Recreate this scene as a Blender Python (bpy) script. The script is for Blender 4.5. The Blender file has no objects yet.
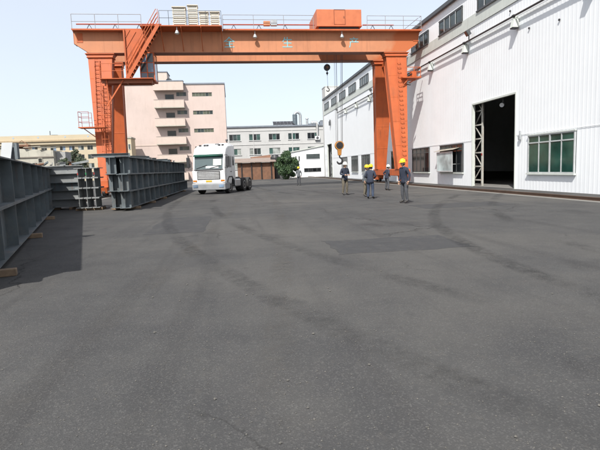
import bpy, bmesh, math, random
from mathutils import Vector, Matrix
random.seed(7)
R = math.radians
sc = bpy.context.scene
col = sc.collection

# ------------------------------------------------------------------ camera
CAM = Vector((0, 0, 1.6))
FPX, YAW, PITCH, ROLL = 488.6, .13393, -.1157, -.03601      # solved from the vanishing points of hall, crane and house
_cy, _sy, _cp, _sp, _cr, _sr = math.cos(YAW), math.sin(YAW), math.cos(PITCH), math.sin(PITCH), math.cos(ROLL), math.sin(ROLL)
FW = Vector((_sy*_cp, _cy*_cp, _sp)); RT = Vector((_cy, -_sy, 0)); UP = RT.cross(FW)
RT, UP = RT*_cr + UP*_sr, UP*_cr - RT*_sr
cd = bpy.data.cameras.new('camera'); cam = bpy.data.objects.new('camera', cd); col.objects.link(cam)
cd.sensor_width = 36; cd.lens = 36*FPX/600; cd.clip_start = .05; cd.clip_end = 5000
m = Matrix((RT, UP, -FW)).transposed().to_4x4(); m.translation = CAM; cam.matrix_world = m
sc.camera = cam

# ------------------------------------------------------------------ sky, sun, exposure
SUN = Vector((.52, 1.0, -1.27)).normalized()                # the way the light travels
w = bpy.data.worlds.new('World'); sc.world = w; w.use_nodes = True
nt = w.node_tree; bg = nt.nodes['Background']
sky = nt.nodes.new('ShaderNodeTexSky'); sky.sky_type = 'NISHITA'; sky.sun_disc = False
sky.sun_elevation = math.asin(-SUN.z); sky.sun_rotation = math.atan2(-SUN.x, -SUN.y)
sky.altitude = 0; sky.air_density = 1.0; sky.dust_density = 2.0; sky.ozone_density = 1.0
nt.links.new(sky.outputs[0], bg.inputs[0]); bg.inputs[1].default_value = .05
veil = nt.nodes.new('ShaderNodeBackground'); veil.inputs[1].default_value = .375   # thin white overcast, barely uneven
vtc = nt.nodes.new('ShaderNodeTexCoord'); vno = nt.nodes.new('ShaderNodeTexNoise'); vno.inputs['Scale'].default_value = 2.2; vno.inputs['Detail'].default_value = 5
nt.links.new(vtc.outputs['Generated'], vno.inputs['Vector'])
vrm = nt.nodes.new('ShaderNodeValToRGB'); vrm.color_ramp.elements[0].position = .3; vrm.color_ramp.elements[0].color = (.87, .905, .96, 1); vrm.color_ramp.elements[1].position = .7; vrm.color_ramp.elements[1].color = (.95, .965, .99, 1)
nt.links.new(vno.outputs['Fac'], vrm.inputs[0]); nt.links.new(vrm.outputs[0], veil.inputs[0])
addw = nt.nodes.new('ShaderNodeAddShader'); nt.links.new(bg.outputs[0], addw.inputs[0]); nt.links.new(veil.outputs[0], addw.inputs[1])
nt.links.new(addw.outputs[0], nt.nodes['World Output'].inputs['Surface'])
sl = bpy.data.lights.new('sun', 'SUN'); sun = bpy.data.objects.new('sun', sl); col.objects.link(sun)
sl.energy = 3.8; sl.angle = R(.9); sl.color = (1, .965, .91)
sun.rotation_euler = SUN.to_track_quat('-Z', 'Y').to_euler(); sun.location = (-20, -20, 60)
vs = sc.view_settings; vs.view_transform = 'Standard'; vs.look = 'None'; vs.gamma = 1; vs.exposure = .8; vs.use_curve_mapping = False

# ------------------------------------------------------------------ materials
def base_mat(name):
    m = bpy.data.materials.new(name); m.use_nodes = True
    return m, m.node_tree, m.node_tree.nodes['Principled BSDF']

def tex(nt, kind, scale, vec, **kw):
    n = nt.nodes.new(kind)
    if 'Scale' in n.inputs: n.inputs['Scale'].default_value = scale
    for k, v in kw.items(): n.inputs[k].default_value = v
    if vec is not None: nt.links.new(vec, n.inputs['Vector'])
    return n

def ramp(nt, src, a, b, ca=(0, 0, 0, 1), cb=(1, 1, 1, 1)):
    r = nt.nodes.new('ShaderNodeValToRGB'); r.color_ramp.elements[0].position = a; r.color_ramp.elements[1].position = b
    r.color_ramp.elements[0].color = ca; r.color_ramp.elements[1].color = cb
    nt.links.new(src, r.inputs[0]); return r.outputs[0]

def mixc(nt, fac, a, b, mode='MIX'):
    n = nt.nodes.new('ShaderNodeMix'); n.data_type = 'RGBA'; n.blend_type = mode
    for s, v in ((n.inputs[0], fac), (n.inputs[6], a), (n.inputs[7], b)):
        if isinstance(v, bpy.types.NodeSocket): nt.links.new(v, s)
        elif isinstance(v, (int, float)): s.default_value = v
        else: s.default_value = (*v[:3], 1)
    return n.outputs[2]

def pos(nt, sx=1, sy=1, sz=1):
    g = nt.nodes.new('ShaderNodeNewGeometry')
    mp = nt.nodes.new('ShaderNodeMapping'); mp.inputs['Scale'].default_value = (sx, sy, sz)
    nt.links.new(g.outputs['Position'], mp.inputs['Vector']); return mp.outputs[0]

def M(name, c, rough=.6, metal=0, var=.15, scale=2.5, dirt=None, damt=.4, dlo=.5, dhi=.75, dscale=1.2, streak=None, samt=.35, slo=.55, shi=.75, bump=0, bscale=30, spec=.5):
    m, nt, p = base_mat(name)
    v = pos(nt)
    n = tex(nt, 'ShaderNodeTexNoise', scale, v, Detail=6, Roughness=.6)
    lo = tuple(x*(1-var) for x in c); hi = tuple(min(1, x*(1+var)) for x in c)
    out = ramp(nt, n.outputs['Fac'], .3, .7, (*lo, 1), (*hi, 1))
    if dirt:
        d = tex(nt, 'ShaderNodeTexNoise', dscale, v, Detail=9, Roughness=.7)
        f = ramp(nt, d.outputs['Fac'], dlo, dhi, (0, 0, 0, 1), (damt, damt, damt, 1))
        out = mixc(nt, f, out, dirt)
    if streak:
        d = tex(nt, 'ShaderNodeTexNoise', 1, pos(nt, 5, 5, .35), Detail=5, Roughness=.6)
        f = ramp(nt, d.outputs['Fac'], slo, shi, (0, 0, 0, 1), (samt, samt, samt, 1))
        out = mixc(nt, f, out, streak)
    nt.links.new(out, p.inputs['Base Color'])
    rr = ramp(nt, n.outputs['Fac'], .2, .8, (rough*.85,)*3+(1,), (min(1, rough*1.15),)*3+(1,))
    nt.links.new(rr, p.inputs['Roughness'])
    p.inputs['Metallic'].default_value = metal; p.inputs['Specular IOR Level'].default_value = spec
    if bump:
        b = nt.nodes.new('ShaderNodeBump'); b.inputs['Strength'].default_value = bump; b.inputs['Distance'].default_value = .02
        k = tex(nt, 'ShaderNodeTexNoise', bscale, v, Detail=4)
        nt.links.new(k.outputs['Fac'], b.inputs['Height']); nt.links.new(b.outputs[0], p.inputs['Normal'])
    return m

RUST = (.12, .045, .02)
orange = M('crane_orange', (.43, .092, .022), .6, var=.12, scale=1.6, dirt=(.33, .09, .032), damt=.6, streak=RUST, samt=.5, slo=.55, shi=.76, bump=.12, bscale=5)
faded = M('faded_orange', (.475, .198, .098), .72, var=.10, scale=.8, dirt=(.38, .13, .05), damt=.3, dscale=.35, streak=(.17, .075, .04), samt=.32, slo=.52, shi=.75, bump=.05, bscale=5)
def repaint(m, x0, col_):          # the right-hand end of the girders was painted again
    nt = m.node_tree; p = nt.nodes['Principled BSDF']; src = p.inputs['Base Color'].links[0].from_socket
    g = nt.nodes.new('ShaderNodeNewGeometry'); sx = nt.nodes.new('ShaderNodeSeparateXYZ'); nt.links.new(g.outputs['Position'], sx.inputs[0])
    n = tex(nt, 'ShaderNodeTexNoise', .9, g.outputs['Position'], Detail=4)
    a = nt.nodes.new('ShaderNodeMath'); a.operation = 'MULTIPLY_ADD'; a.inputs[1].default_value = 2.2; nt.links.new(n.outputs['Fac'], a.inputs[0]); nt.links.new(sx.outputs[0], a.inputs[2])
    z = nt.nodes.new('ShaderNodeMath'); z.operation = 'MULTIPLY_ADD'; z.inputs[1].default_value = -.6; nt.links.new(sx.outputs[2], z.inputs[0]); nt.links.new(a.outputs[0], z.inputs[2])
    mr = nt.nodes.new('ShaderNodeMapRange'); mr.inputs[1].default_value = x0-5.6; mr.inputs[2].default_value = x0-5.0; nt.links.new(z.outputs[0], mr.inputs[0])
    nt.links.new(mixc(nt, mr.outputs[0], src, col_), p.inputs['Base Color'])
repaint(faded, 12.6, (.43, .115, .035))
trolley_or = M('trolley_orange', (.47, .135, .052), .55, var=.1, streak=RUST, samt=.18)
redpipe = M('dull_red_paint', (.30, .065, .04), .6)
darksteel = M('dark_greasy_steel', (.03, .03, .032), .5, .4, bump=.1)
galv = M('galvanised', (.42, .44, .45), .45, .6, dirt=(.2, .18, .16))
railgrey = M('rail_grey_paint', (.24, .225, .22), .5)
ropeM = M('wire_rope', (.12, .12, .125), .5, .5)
wallwhite = M('white_sheet_cladding', (.78, .80, .81), .42, var=.025, scale=.7, dirt=(.60, .62, .62), damt=.3, dlo=.55, dhi=.85, dscale=.5, streak=(.50, .51, .50), samt=.2, slo=.58, shi=.85)
bandgrey = M('greenish_grey_flashing', (.52, .55, .51), .5, var=.06, streak=(.3, .3, .27), samt=.3)
darktrim = M('dark_grey_trim', (.06, .065, .07), .5)
framegrey = M('aluminium_frame', (.50, .52, .52), .4, .3)
framedark = M('dark_window_frame', (.07, .075, .075), .45, .2)
hallin = M('hall_dark_lining', (.10, .10, .10), .8)
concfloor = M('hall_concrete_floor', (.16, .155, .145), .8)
pink = M('pale_pink_render', (.50, .408, .368), .85, var=.05, scale=.35, dirt=(.38, .31, .27), damt=.5, dscale=.3, streak=(.28, .215, .18), samt=.4, slo=.56, shi=.8)
pinkl = M('pale_pink_balcony', (.51, .42, .365), .85, var=.05, streak=(.30, .24, .2), samt=.4)
slate = M('blue_grey_coping', (.16, .18, .21), .7)
offwhite = M('weathered_white_render', (.45, .45, .44), .85, var=.05, scale=.3, dirt=(.35, .345, .33), damt=.5, dscale=.25, streak=(.26, .255, .24), samt=.4)
creamM = M('cream_render', (.46, .39, .275), .85, var=.06, scale=.2, streak=(.30, .25, .18), samt=.35)
concM = M('stained_concrete', (.40, .385, .325), .9, var=.12, scale=.5, dirt=(.20, .19, .17), damt=.7, dscale=.6, streak=(.12, .115, .10), samt=.5, bump=.2, bscale=8)
rusty = M('rusty_sheet', (.17, .085, .05), .85, var=.3, scale=1.5, dirt=(.09, .065, .05), damt=.7)
primer = M('blue_grey_primer', (.098, .117, .126), .6, var=.35, scale=1.1, dirt=(.19, .17, .15), damt=.6, dscale=1.8, streak=RUST, samt=.55, slo=.57, shi=.76, bump=.1, bscale=7)
primer2 = M('light_grey_primer', (.21, .22, .22), .65, var=.2, scale=1.2, dirt=(.10, .09, .08), damt=.6, streak=RUST, samt=.3, slo=.6, shi=.8)
platewhite = M('white_primed_plate', (.47, .49, .50), .55, var=.05, dirt=(.4, .38, .35))
timber = M('weathered_timber', (.20, .14, .09), .85, var=.3, scale=6)
creamcab = M('cream_cabinet_paint', (.52, .48, .40), .5, var=.05, streak=(.4, .3, .2), samt=.25)
truckwhite = M('truck_white_paint', (.66, .67, .67), .3, var=.05, scale=3, dirt=(.40, .37, .32), damt=.45, dscale=1.6, streak=(.36, .33, .29), samt=.35)
blackplastic = M('black_plastic', (.025, .025, .027), .5)
rubber = M('tyre_rubber', (.022, .022, .022), .85, dirt=(.10, .09, .08), damt=.5, dscale=3)
chrome = M('worn_steel', (.45, .45, .45), .35, .9)
hookyel = M('hook_block_yellow', (.40, .17, .03), .5, var=.2, scale=5, dirt=(.05, .03, .02), damt=.8, dscale=5)
cyan = M('pale_cyan_lettering', (.20, .50, .55), .6, var=.12, dirt=(.45, .25, .15), damt=.4, dscale=4)
helmY = M('yellow_helmet', (.85, .53, .02), .3, var=.04)
helmW = M('white_helmet', (.80, .79, .70), .3, var=.04)
skinM = M('skin', (.42, .25, .17), .55, var=.08, scale=15)
hairM = M('black_hair', (.015, .013, .012), .6)
bootM = M('dark_boots', (.03, .027, .025), .6)
bark = M('bark', (.10, .075, .05), .9, var=.3, scale=8)
redmark = M('red_marking_paint', (.30, .035, .03), .5)
greenmark = M('green_marking_paint', (.03, .22, .08), .5)

def glass(name, c, rough=.08):
    m, nt, p = base_mat(name)
    n = tex(nt, 'ShaderNodeTexNoise', .9, pos(nt), Detail=3)
    out = ramp(nt, n.outputs['Fac'], .35, .7, (*[x*.55 for x in c], 1), (*[x*1.4 for x in c], 1))
    nt.links.new(out, p.inputs['Base Color']); p.inputs['Roughness'].default_value = rough
    b = nt.nodes.new('ShaderNodeBump'); b.inputs['Strength'].default_value = .04; b.inputs['Distance'].default_value = .05
    nt.links.new(n.outputs['Fac'], b.inputs['Height']); nt.links.new(b.outputs[0], p.inputs['Normal'])
    return m
glassgreen = glass('green_tinted_glass', (.012, .055, .042))
glassgrey = glass('grey_green_glass', (.03, .045, .045), .15)
glassdark = glass('dark_glass', (.012, .014, .016))
glassteal = glass('teal_glass', (.04, .085, .075), .12)
framedull = M('dull_frame', (.22, .22, .20), .5)
glassolive = glass('olive_glass', (.09, .10, .07), .2)
glasscurt = glass('curtained_glass', (.30, .32, .30), .15)
glassblue = glass('pale_blue_glass', (.16, .22, .30), .15)
glasscab = glass('cab_glass', (.07, .08, .085), .1)
def shield_mat():
    m, nt, p = base_mat('windscreen_glass'); p.inputs['Base Color'].default_value = (.13, .17, .175, 1)
    p.inputs['Roughness'].default_value = .05; p.inputs['Transmission Weight'].default_value = .35; p.inputs['IOR'].default_value = 1.45
    return m
shield = shield_mat()
def leaf_mat(name, a, b):
    m, nt, p = base_mat(name)
    n = tex(nt, 'ShaderNodeTexNoise', 1.6, pos(nt), Detail=3)
    out = ramp(nt, n.outputs['Fac'], .35, .68, (*a, 1), (*b, 1))
    nt.links.new(out, p.inputs['Base Color']); p.inputs['Roughness'].default_value = .6
    p.inputs['Subsurface Weight'].default_value = 0
    return m
leafA = leaf_mat('dark_green_leaves', (.018, .045, .016), (.05, .095, .03))
leafB = leaf_mat('grey_green_leaves', (.03, .045, .025), (.07, .09, .045))

def ground_mat():
    m, nt, p = base_mat('worn_asphalt')
    v = pos(nt)
    big = tex(nt, 'ShaderNodeTexNoise', .12, v, Detail=8, Roughness=.62)
    mid = tex(nt, 'ShaderNodeTexNoise', .9, v, Detail=8, Roughness=.65)
    fine = tex(nt, 'ShaderNodeTexNoise', 55, v, Detail=3, Roughness=.7)
    agg = tex(nt, 'ShaderNodeTexVoronoi', 95, v)
    c = ramp(nt, mid.outputs['Fac'], .3, .72, (.040, .040, .041, 1), (.062, .061, .059, 1))
    c = mixc(nt, ramp(nt, big.outputs['Fac'], .45, .66, (0, 0, 0, 1), (.65, .65, .65, 1)), c, (.098, .092, .082))        # blown-in dust
    stn = tex(nt, 'ShaderNodeTexNoise', .35, pos(nt, 1, .7, 1), Detail=7, Roughness=.7)
    c = mixc(nt, ramp(nt, stn.outputs['Fac'], .56, .66, (0, 0, 0, 1), (.75, .75, .75, 1)), c, (.022, .021, .021))          # oil and damp
    trk = tex(nt, 'ShaderNodeTexNoise', 1, pos(nt, 1.6, .05, 1), Detail=4, Roughness=.55)
    c = mixc(nt, ramp(nt, trk.outputs['Fac'], .54, .68, (0, 0, 0, 1), (.45, .45, .45, 1)), c, (.030, .029, .029))          # tyre tracks along the yard
    sp = ramp(nt, agg.outputs['Color'], .62, .95)
    c = mixc(nt, mixc(nt, 1.0, sp, (.30, .30, .30), 'MULTIPLY'), c, (.17, .165, .155))
    sand = tex(nt, 'ShaderNodeTexNoise', 7, v, Detail=10, Roughness=.78)
    c = mixc(nt, ramp(nt, sand.outputs['Fac'], .55, .75, (0, 0, 0, 1), (.4, .4, .4, 1)), c, (.11, .10, .085))
    wv = nt.nodes.new('ShaderNodeVectorMath'); wv.operation = 'MULTIPLY_ADD'; wv.inputs[1].default_value = (.9, .9, .9)
    nt.links.new(mid.outputs['Color'], wv.inputs[0]); nt.links.new(v, wv.inputs[2])
    cr = nt.nodes.new('ShaderNodeTexVoronoi'); cr.feature = 'DISTANCE_TO_EDGE'; cr.inputs['Scale'].default_value = .23
    nt.links.new(wv.outputs[0], cr.inputs['Vector'])
    gap = tex(nt, 'ShaderNodeTexNoise', .3, v, Detail=2)
    crk = mixc(nt, 1.0, ramp(nt, cr.outputs['Distance'], .0008, .0042, (1, 1, 1, 1), (0, 0, 0, 1)), ramp(nt, gap.outputs['Fac'], .48, .58), 'MULTIPLY')
    c = mixc(nt, crk, c, (.012, .012, .011))
    nt.links.new(c, p.inputs['Base Color'])
    nt.links.new(ramp(nt, stn.outputs['Fac'], .50, .70, (.93, .93, .93, 1), (.62, .62, .62, 1)), p.inputs['Roughness'])
    p.inputs['Specular IOR Level'].default_value = .3
    b = nt.nodes.new('ShaderNodeBump'); b.inputs['Strength'].default_value = .5; b.inputs['Distance'].default_value = .012
    h = mixc(nt, .5, fine.outputs['Fac'], agg.outputs['Distance'])
    h = mixc(nt, crk, h, (0, 0, 0))
    nt.links.new(h, b.inputs['Height']); nt.links.new(b.outputs[0], p.inputs['Normal'])
    return m
asphalt = ground_mat()
raildeck = M('rail_strip_concrete', (.17, .165, .15), .9, var=.15, scale=1.2, dirt=(.07, .065, .06), damt=.7, bump=.2, bscale=25)

# ------------------------------------------------------------------ mesh helpers
ORG = {}
def thing(name, label, cat, loc=(0, 0, 0), rz=0, group=None, local=False):
    o = bpy.data.objects.new(name, None); col.objects.link(o); o.empty_display_size = .3
    o.location = loc; o.rotation_euler = (0, 0, rz); tag(o, label, cat, group)
    ORG[o] = Vector((0, 0, 0)) if local else Vector(loc)
    return o
def tag(o, label=None, cat=None, group=None, kind=None):
    if label: o['label'] = label
    if cat: o['category'] = cat
    if group: o['group'] = group
    if kind: o['kind'] = kind
    return o

class MB:
    def __init__(s): s.v = []; s.f = []; s.mi = []; s.cur = 0
    def add(s, vs, fs):
        b = len(s.v); s.v += [Vector(v) for v in vs]
        s.f += [tuple(b+i for i in f) for f in fs]; s.mi += [s.cur]*len(fs); return s
    HEX = [(0, 3, 2, 1), (4, 5, 6, 7), (0, 1, 5, 4), (1, 2, 6, 5), (2, 3, 7, 6), (3, 0, 4, 7)]
    def box(s, x0, x1, y0, y1, z0, z1):
        return s.add([(x0, y0, z0), (x1, y0, z0), (x1, y1, z0), (x0, y1, z0), (x0, y0, z1), (x1, y0, z1), (x1, y1, z1), (x0, y1, z1)], MB.HEX)
    def frus(s, c0, sx0, sy0, c1, sx1, sy1):
        vs = []
        for c, a, b in ((c0, sx0/2, sy0/2), (c1, sx1/2, sy1/2)):
            vs += [(c[0]-a, c[1]-b, c[2]), (c[0]+a, c[1]-b, c[2]), (c[0]+a, c[1]+b, c[2]), (c[0]-a, c[1]+b, c[2])]
        return s.add(vs, MB.HEX)
    def bar(s, p, q, w, h=None, up=(0, 0, 1)):
        p = Vector(p); q = Vector(q); h = h or w; d = (q-p).normalized(); u = Vector(up)
        if abs(d.dot(u)) > .98: u = Vector((0, 1, 0))
        a = d.cross(u).normalized()*w/2; b = a.cross(d).normalized()*h/2
        return s.add([p-a-b, p+a-b, p+a+b, p-a+b, q-a-b, q+a-b, q+a+b, q-a+b], MB.HEX)
    def tube(s, p, q, r, r2=None, n=8, cap=True):
        p = Vector(p); q = Vector(q); r2 = r if r2 is None else r2; d = (q-p).normalized()
        u = Vector((0, 0, 1)) if abs(d.z) < .95 else Vector((1, 0, 0))
        a = d.cross(u).normalized(); b = a.cross(d)
        vs = []
        for c, k in ((p, r), (q, r2)):
            vs += [c+(a*math.cos(t)+b*math.sin(t))*k for t in (2*math.pi*i/n for i in range(n))]
        fs = [(i, (i+1) % n, n+(i+1) % n, n+i) for i in range(n)]
        if cap: fs += [tuple(range(n))[::-1], tuple(range(n, 2*n))]
        return s.add(vs, fs)
    def path(s, pts, r, n=8):
        for a, b in zip(pts, pts[1:]): s.tube(a, b, r, n=n)
        return s
    def prism(s, poly, ax, a0, a1):          # poly in the other two axes, extruded along ax
        k = 'xyz'.index(ax); o = [i for i in range(3) if i != k]; n = len(poly); vs = []
        for a in (a0, a1):
            for pt in poly:
                v = [0, 0, 0]; v[k] = a; v[o[0]] = pt[0]; v[o[1]] = pt[1]; vs.append(v)
        return s.add(vs, [tuple(range(n))[::-1], tuple(range(n, 2*n))]+[(i, (i+1) % n, n+(i+1) % n, n+i) for i in range(n)])
    def lathe(s, c, prof, n=16, ax='z'):
        vs = []; c = Vector(c)
        for r, h in prof:
            for i in range(n):
                t = 2*math.pi*i/n
                q = (r*math.cos(t), r*math.sin(t), h)
                if ax == 'x': q = (q[2], q[0], q[1])
                if ax == 'y': q = (q[0], q[2], q[1])
                vs.append(c+Vector(q))
        fs = []
        for j in range(len(prof)-1):
            fs += [(j*n+i, j*n+(i+1) % n, (j+1)*n+(i+1) % n, (j+1)*n+i) for i in range(n)]
        fs += [tuple(range(n))[::-1], tuple((len(prof)-1)*n+i for i in range(n))]
        return s.add(vs, fs)
    def build(s, name, mat, parent=None, org=None, bev=0, smooth=False, loc=None):
        o0 = ORG[parent] if parent else Vector(org or (0, 0, 0))
        me = bpy.data.meshes.new(name)
        l0 = Vector(loc) if loc else o0           # loc: give the part its own origin, in the same frame as its vertices
        me.from_pydata([v-l0 for v in s.v], [], s.f); me.update()
        for k in (mat if isinstance(mat, (list, tuple)) else [mat]): me.materials.append(k)
        if any(s.mi): me.polygons.foreach_set('material_index', s.mi)
        bm = bmesh.new(); bm.from_mesh(me); bmesh.ops.recalc_face_normals(bm, faces=bm.faces); bm.to_mesh(me); bm.free()
        if smooth: me.polygons.foreach_set('use_smooth', [True]*len(me.polygons))
        o = bpy.data.objects.new(name, me); col.objects.link(o)
        if parent: o.parent = parent; o.location = l0-o0
        else: o.location = o0
        ORG[o] = l0
        if bev:
            b = o.modifiers.new('bevel', 'BEVEL'); b.width = bev; b.segments = 2; b.limit_method = 'ANGLE'; b.angle_limit = R(40)
        return o
def copy_tree(o, parent=None):
    c = o.copy(); col.objects.link(c); c.parent = parent
    for ch in o.children: copy_tree(ch, c)
    return c
def ray(x, y): return (x-300)*RT-(y-225)*UP+FPX*FW
def P(x, y, Y):                                # a pixel of the photograph, on the upright plane at distance Y
    d = ray(x, y); return CAM+d*(Y/d.y)

# ------------------------------------------------------------------ ground
g = MB(); N = 60
g.add([(-2500, -2500, 0), (2500, -2500, 0), (2500, 2500, 0), (-2500, 2500, 0)], [(0, 1, 2, 3)])
tag(g.build('ground', asphalt), kind='structure')
XL, XR = -9.1, 13.35
for x, lb in ((XL, 'left'), (XR, 'right')):
    s = MB(); s.box(x-.45, x+.45, -14, 110, -.1, .006); strip = s.build('concrete_strip', raildeck); tag(strip, kind='structure')
    r = MB(); r.box(x-.065, x+.065, -14, 110, .006, .02).box(x-.012, x+.012, -14, 110, .02, .10).box(x-.035, x+.035, -14, 110, .10, .135)
    o = r.build('crane_rail', M('rail_steel_'+lb, (.14, .09, .065), .5, .6, var=.2), None, (x, 48, 0))
    tag(o, 'steel crane rail in concrete strip under the '+('left' if lb == 'left' else 'right')+' crane legs', 'rail', 'crane rails')

def mark_mat(name, c, amt, sc_):
    m, nt, p = base_mat(name); p.inputs['Base Color'].default_value = (*c, 1); p.inputs['Roughness'].default_value = .85
    n = tex(nt, 'ShaderNodeTexNoise', sc_, pos(nt), Detail=9, Roughness=.75); n2 = tex(nt, 'ShaderNodeTexNoise', .35, pos(nt), Detail=3)
    f = mixc(nt, 1.0, ramp(nt, n.outputs['Fac'], .38, .66, (0, 0, 0, 1), (amt, amt, amt, 1)), ramp(nt, n2.outputs['Fac'], .38, .6), 'MULTIPLY')
    at_ = nt.nodes.new('ShaderNodeAttribute'); at_.attribute_name = 'fade'
    f = mixc(nt, 1.0, f, at_.outputs['Color'], 'MULTIPLY'); nt.links.new(f, p.inputs['Alpha']); return m
tyreM = mark_mat('tyre_rubber_mark', (.016, .016, .016), .6, 6); dustM = mark_mat('dried_mud', (.105, .095, .08), .4, 4)
def ribbon(pts, w_, z, mt, name):
    m_ = MB(); L_ = []; n = len(pts)
    for i, p in enumerate(pts):
        d = (Vector(pts[min(i+1, n-1)])-Vector(pts[max(i-1, 0)])).normalized(); a = Vector((-d.y, d.x))*w_/2; q = Vector(p)
        L_ += [(q.x+a.x*k_, q.y+a.y*k_, z) for k_ in (-1, -.5, 0, .5, 1)]
    m_.add(L_, [(5*i+j, 5*i+j+1, 5*i+j+6, 5*i+j+5) for i in range(n-1) for j in range(4)])
    o_ = m_.build(name, mt); ca = o_.data.color_attributes.new('fade', 'FLOAT_COLOR', 'POINT')      # soft edges of the worn-in track
    for i in range(n):
        for j, f_ in enumerate((0, .75, .85, .75, 0)): e_ = f_*min(1, i/6, (n-1-i)/6); ca.data[5*i+j].color = (e_, e_, e_, 1)
    return tag(o_, kind='structure')
def curve(a, b, c, d, n=40):
    a, b, c, d = map(Vector, (a, b, c, d)); return [a*(1-t)**3+b*3*t*(1-t)**2+c*3*t*t*(1-t)+d*t**3 for t in [i/n for i in range(n+1)]]
zt_ = .004
for (a, b, c, d), mt in ((((-2.0, 33), (-2.4, 20), (-1.0, 10), (3.5, 1.5)), tyreM), (((2.5, 60), (3.5, 30), (4.5, 18), (15.0, 28)), tyreM), (((5.5, 1.0), (4.0, 9), (6.5, 16), (15.5, 27.2)), tyreM), (((-1.0, 1.2), (.3, 12), (2.2, 26), (1.2, 60)), dustM)):
    for off in (-.95, .95):
        pts = curve(a, b, c, d); o2 = []
        for i, p in enumerate(pts):
            dd = (pts[min(i+1, 40)]-pts[max(i-1, 0)]).normalized(); o2.append(p+Vector((-dd.y, dd.x))*off)
        ribbon(o2, .44, zt_, mt, 'tyre_track'); zt_ += .0012
patchM = M('repair_asphalt', (.034, .034, .035), .88, var=.2, scale=4, dirt=(.07, .066, .06), damt=.6, dscale=2.5, bump=.5, bscale=70)
for (px, py, sx, sy, rz) in ((3.2, 9.5, 2.6, 1.7, .12), (-1.6, 15.5, 1.6, 4.6, -.05), (8.5, 17.5, 3.4, 1.9, .2)):
    rp_ = random.Random(int(px*10)); m_ = MB(); ring = []
    for (cx_, cy_), (dx_, dy_) in zip(((-1, -1), (1, -1), (1, 1), (-1, 1)), ((2, 0), (0, 2), (-2, 0), (0, -2))):
        for i in range(10): u_ = i/10; ring.append((px+(cx_+dx_*u_)*sx/2+rp_.uniform(-.05, .05), py+(cy_+dy_*u_)*sy/2+rp_.uniform(-.05, .05)))
    m_.prism(ring, 'z', .0, .0035); tag(m_.build('asphalt_patch', patchM), kind='structure')
gr_ = random.Random(21); grit = MB()
for i in range(5200):
    yy = 1.5+20*gr_.random()**1.6; xx = gr_.uniform(-.75, .95)*yy+.6; r_ = gr_.uniform(.0025, .0075)*(1+1.2*(gr_.random() < .03))
    if gr_.random() > .25: xx += gr_.gauss(0, .25)
    v6 = [Vector((xx+dx*r_*gr_.uniform(.7, 1.3), yy+dy*r_*gr_.uniform(.7, 1.3), max(0, r_*.5+dz*r_*.7))) for dx, dy, dz in ((1, 0, 0), (0, 1, 0), (-1, 0, 0), (0, -1, 0), (0, 0, 1), (0, 0, -1))]
    grit.add(v6, [(0, 1, 4), (1, 2, 4), (2, 3, 4), (3, 0, 4), (1, 0, 5), (2, 1, 5), (3, 2, 5), (0, 3, 5)])
tag(grit.build('grit', M('grey_grit', (.10, .095, .085), .9, var=.5, scale=60)), 'loose grey grit scattered over the asphalt yard', 'grit', kind='stuff')

# ------------------------------------------------------------------ factory hall on the right
W = 15.8; EZ = 12.75; HY0, HY1 = -14, 82.3; HX1 = 42
hall = thing('factory_hall', 'long white ribbed sheet factory hall with clerestory windows on the right', 'factory', (28, 34, 0))
CW = [(35.78+5.7*k-3.65, 35.78+5.7*k) for k in range(-8, 9)]
GW = [(20.85, 24.5), (32.0, 35.7), (37.8, 41.5), (43.5, 47.2), (49.2, 52.9), (55.0, 58.5), (60.4, 63.6), (66.2, 69.4), (15.0, 18.7), (9.2, 12.9), (3.4, 7.1)]
DOOR = (25.72, 30.75, 0, 5.37); DOOR2 = (76.2, 80.0, 0, 5.35)
ops = [(a, b, 10.97, 11.92) for a, b in CW]+[(a, b, .9, 2.88) for a, b in GW]+[DOOR, DOOR2]
mb = MB(); per, dep = .27, .0042
ys = set([HY0, HY1]); zs = set([0, 3.0, EZ])
k = HY0
while k < HY1:
    for t in (0, .52, .68, .84): ys.add(round(k+t*per, 4))
    k += per
for a, b, c, d in ops: ys |= {a, b}; zs |= {c, d}
ys = sorted(y for y in ys if HY0 <= y <= HY1); zs = sorted(zs)
def prof(y):
    t = ((y-HY0) % per)/per
    if t < .52: return 0
    if t < .68: return (t-.52)/.16*dep
    if t < .84: return dep
    return (1-t)/.16*dep
for z0, z1 in zip(zs, zs[1:]):
    zo = [o for o in ops if o[2] <= (z0+z1)/2 <= o[3]]
    for y0, y1 in zip(ys, ys[1:]):
        ym = (y0+y1)/2
        if any(o[0] < ym < o[1] for o in zo): continue
        # the sheet below the seam at 3 m sits a few mm further in
        dx = .012 if z1 <= 3.0 else 0
        pa, pb = prof(y0+1e-5), prof(y1-1e-5)
        mb.add([(W-pa+dx, y0, z0), (W-pb+dx, y1, z0), (W-pb+dx, y1, z1), (W-pa+dx, y0, z1)], [(0, 1, 2, 3)])
wall = mb.build('wall', wallwhite, hall); 
mb = MB(); mb.box(W-.05, W-.034, HY0, HY1-.02, 2.985, 3.02)
for (a, b, c, d) in (DOOR, ): pass
seg = MB(); cuts = [HY0]+[v for a, b in [(DOOR[0]-.1, DOOR[1]+.1), (DOOR2[0]-.1, DOOR2[1]+.1)] for v in (a, b)]+[HY1-.02]
for a, b in zip(cuts[::2], cuts[1::2]): seg.box(W-.022, W-.0145, a, b, 2.985, 3.005)
seg.build('seam_flashing', wallwhite, hall)
mb = MB(); mb.box(W-.06, W-.037, HY0, HY1-.03, 10.2, 10.93); mb.build('flashing_band', bandgrey, hall)
mb = MB(); mb.box(W-.22, W-.04, HY0, HY1+.1, EZ-.13, EZ+.16); mb.build('gutter', darktrim, hall, bev=.02)
mb = MB(); mx = (W+HX1)/2; th = .16
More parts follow.
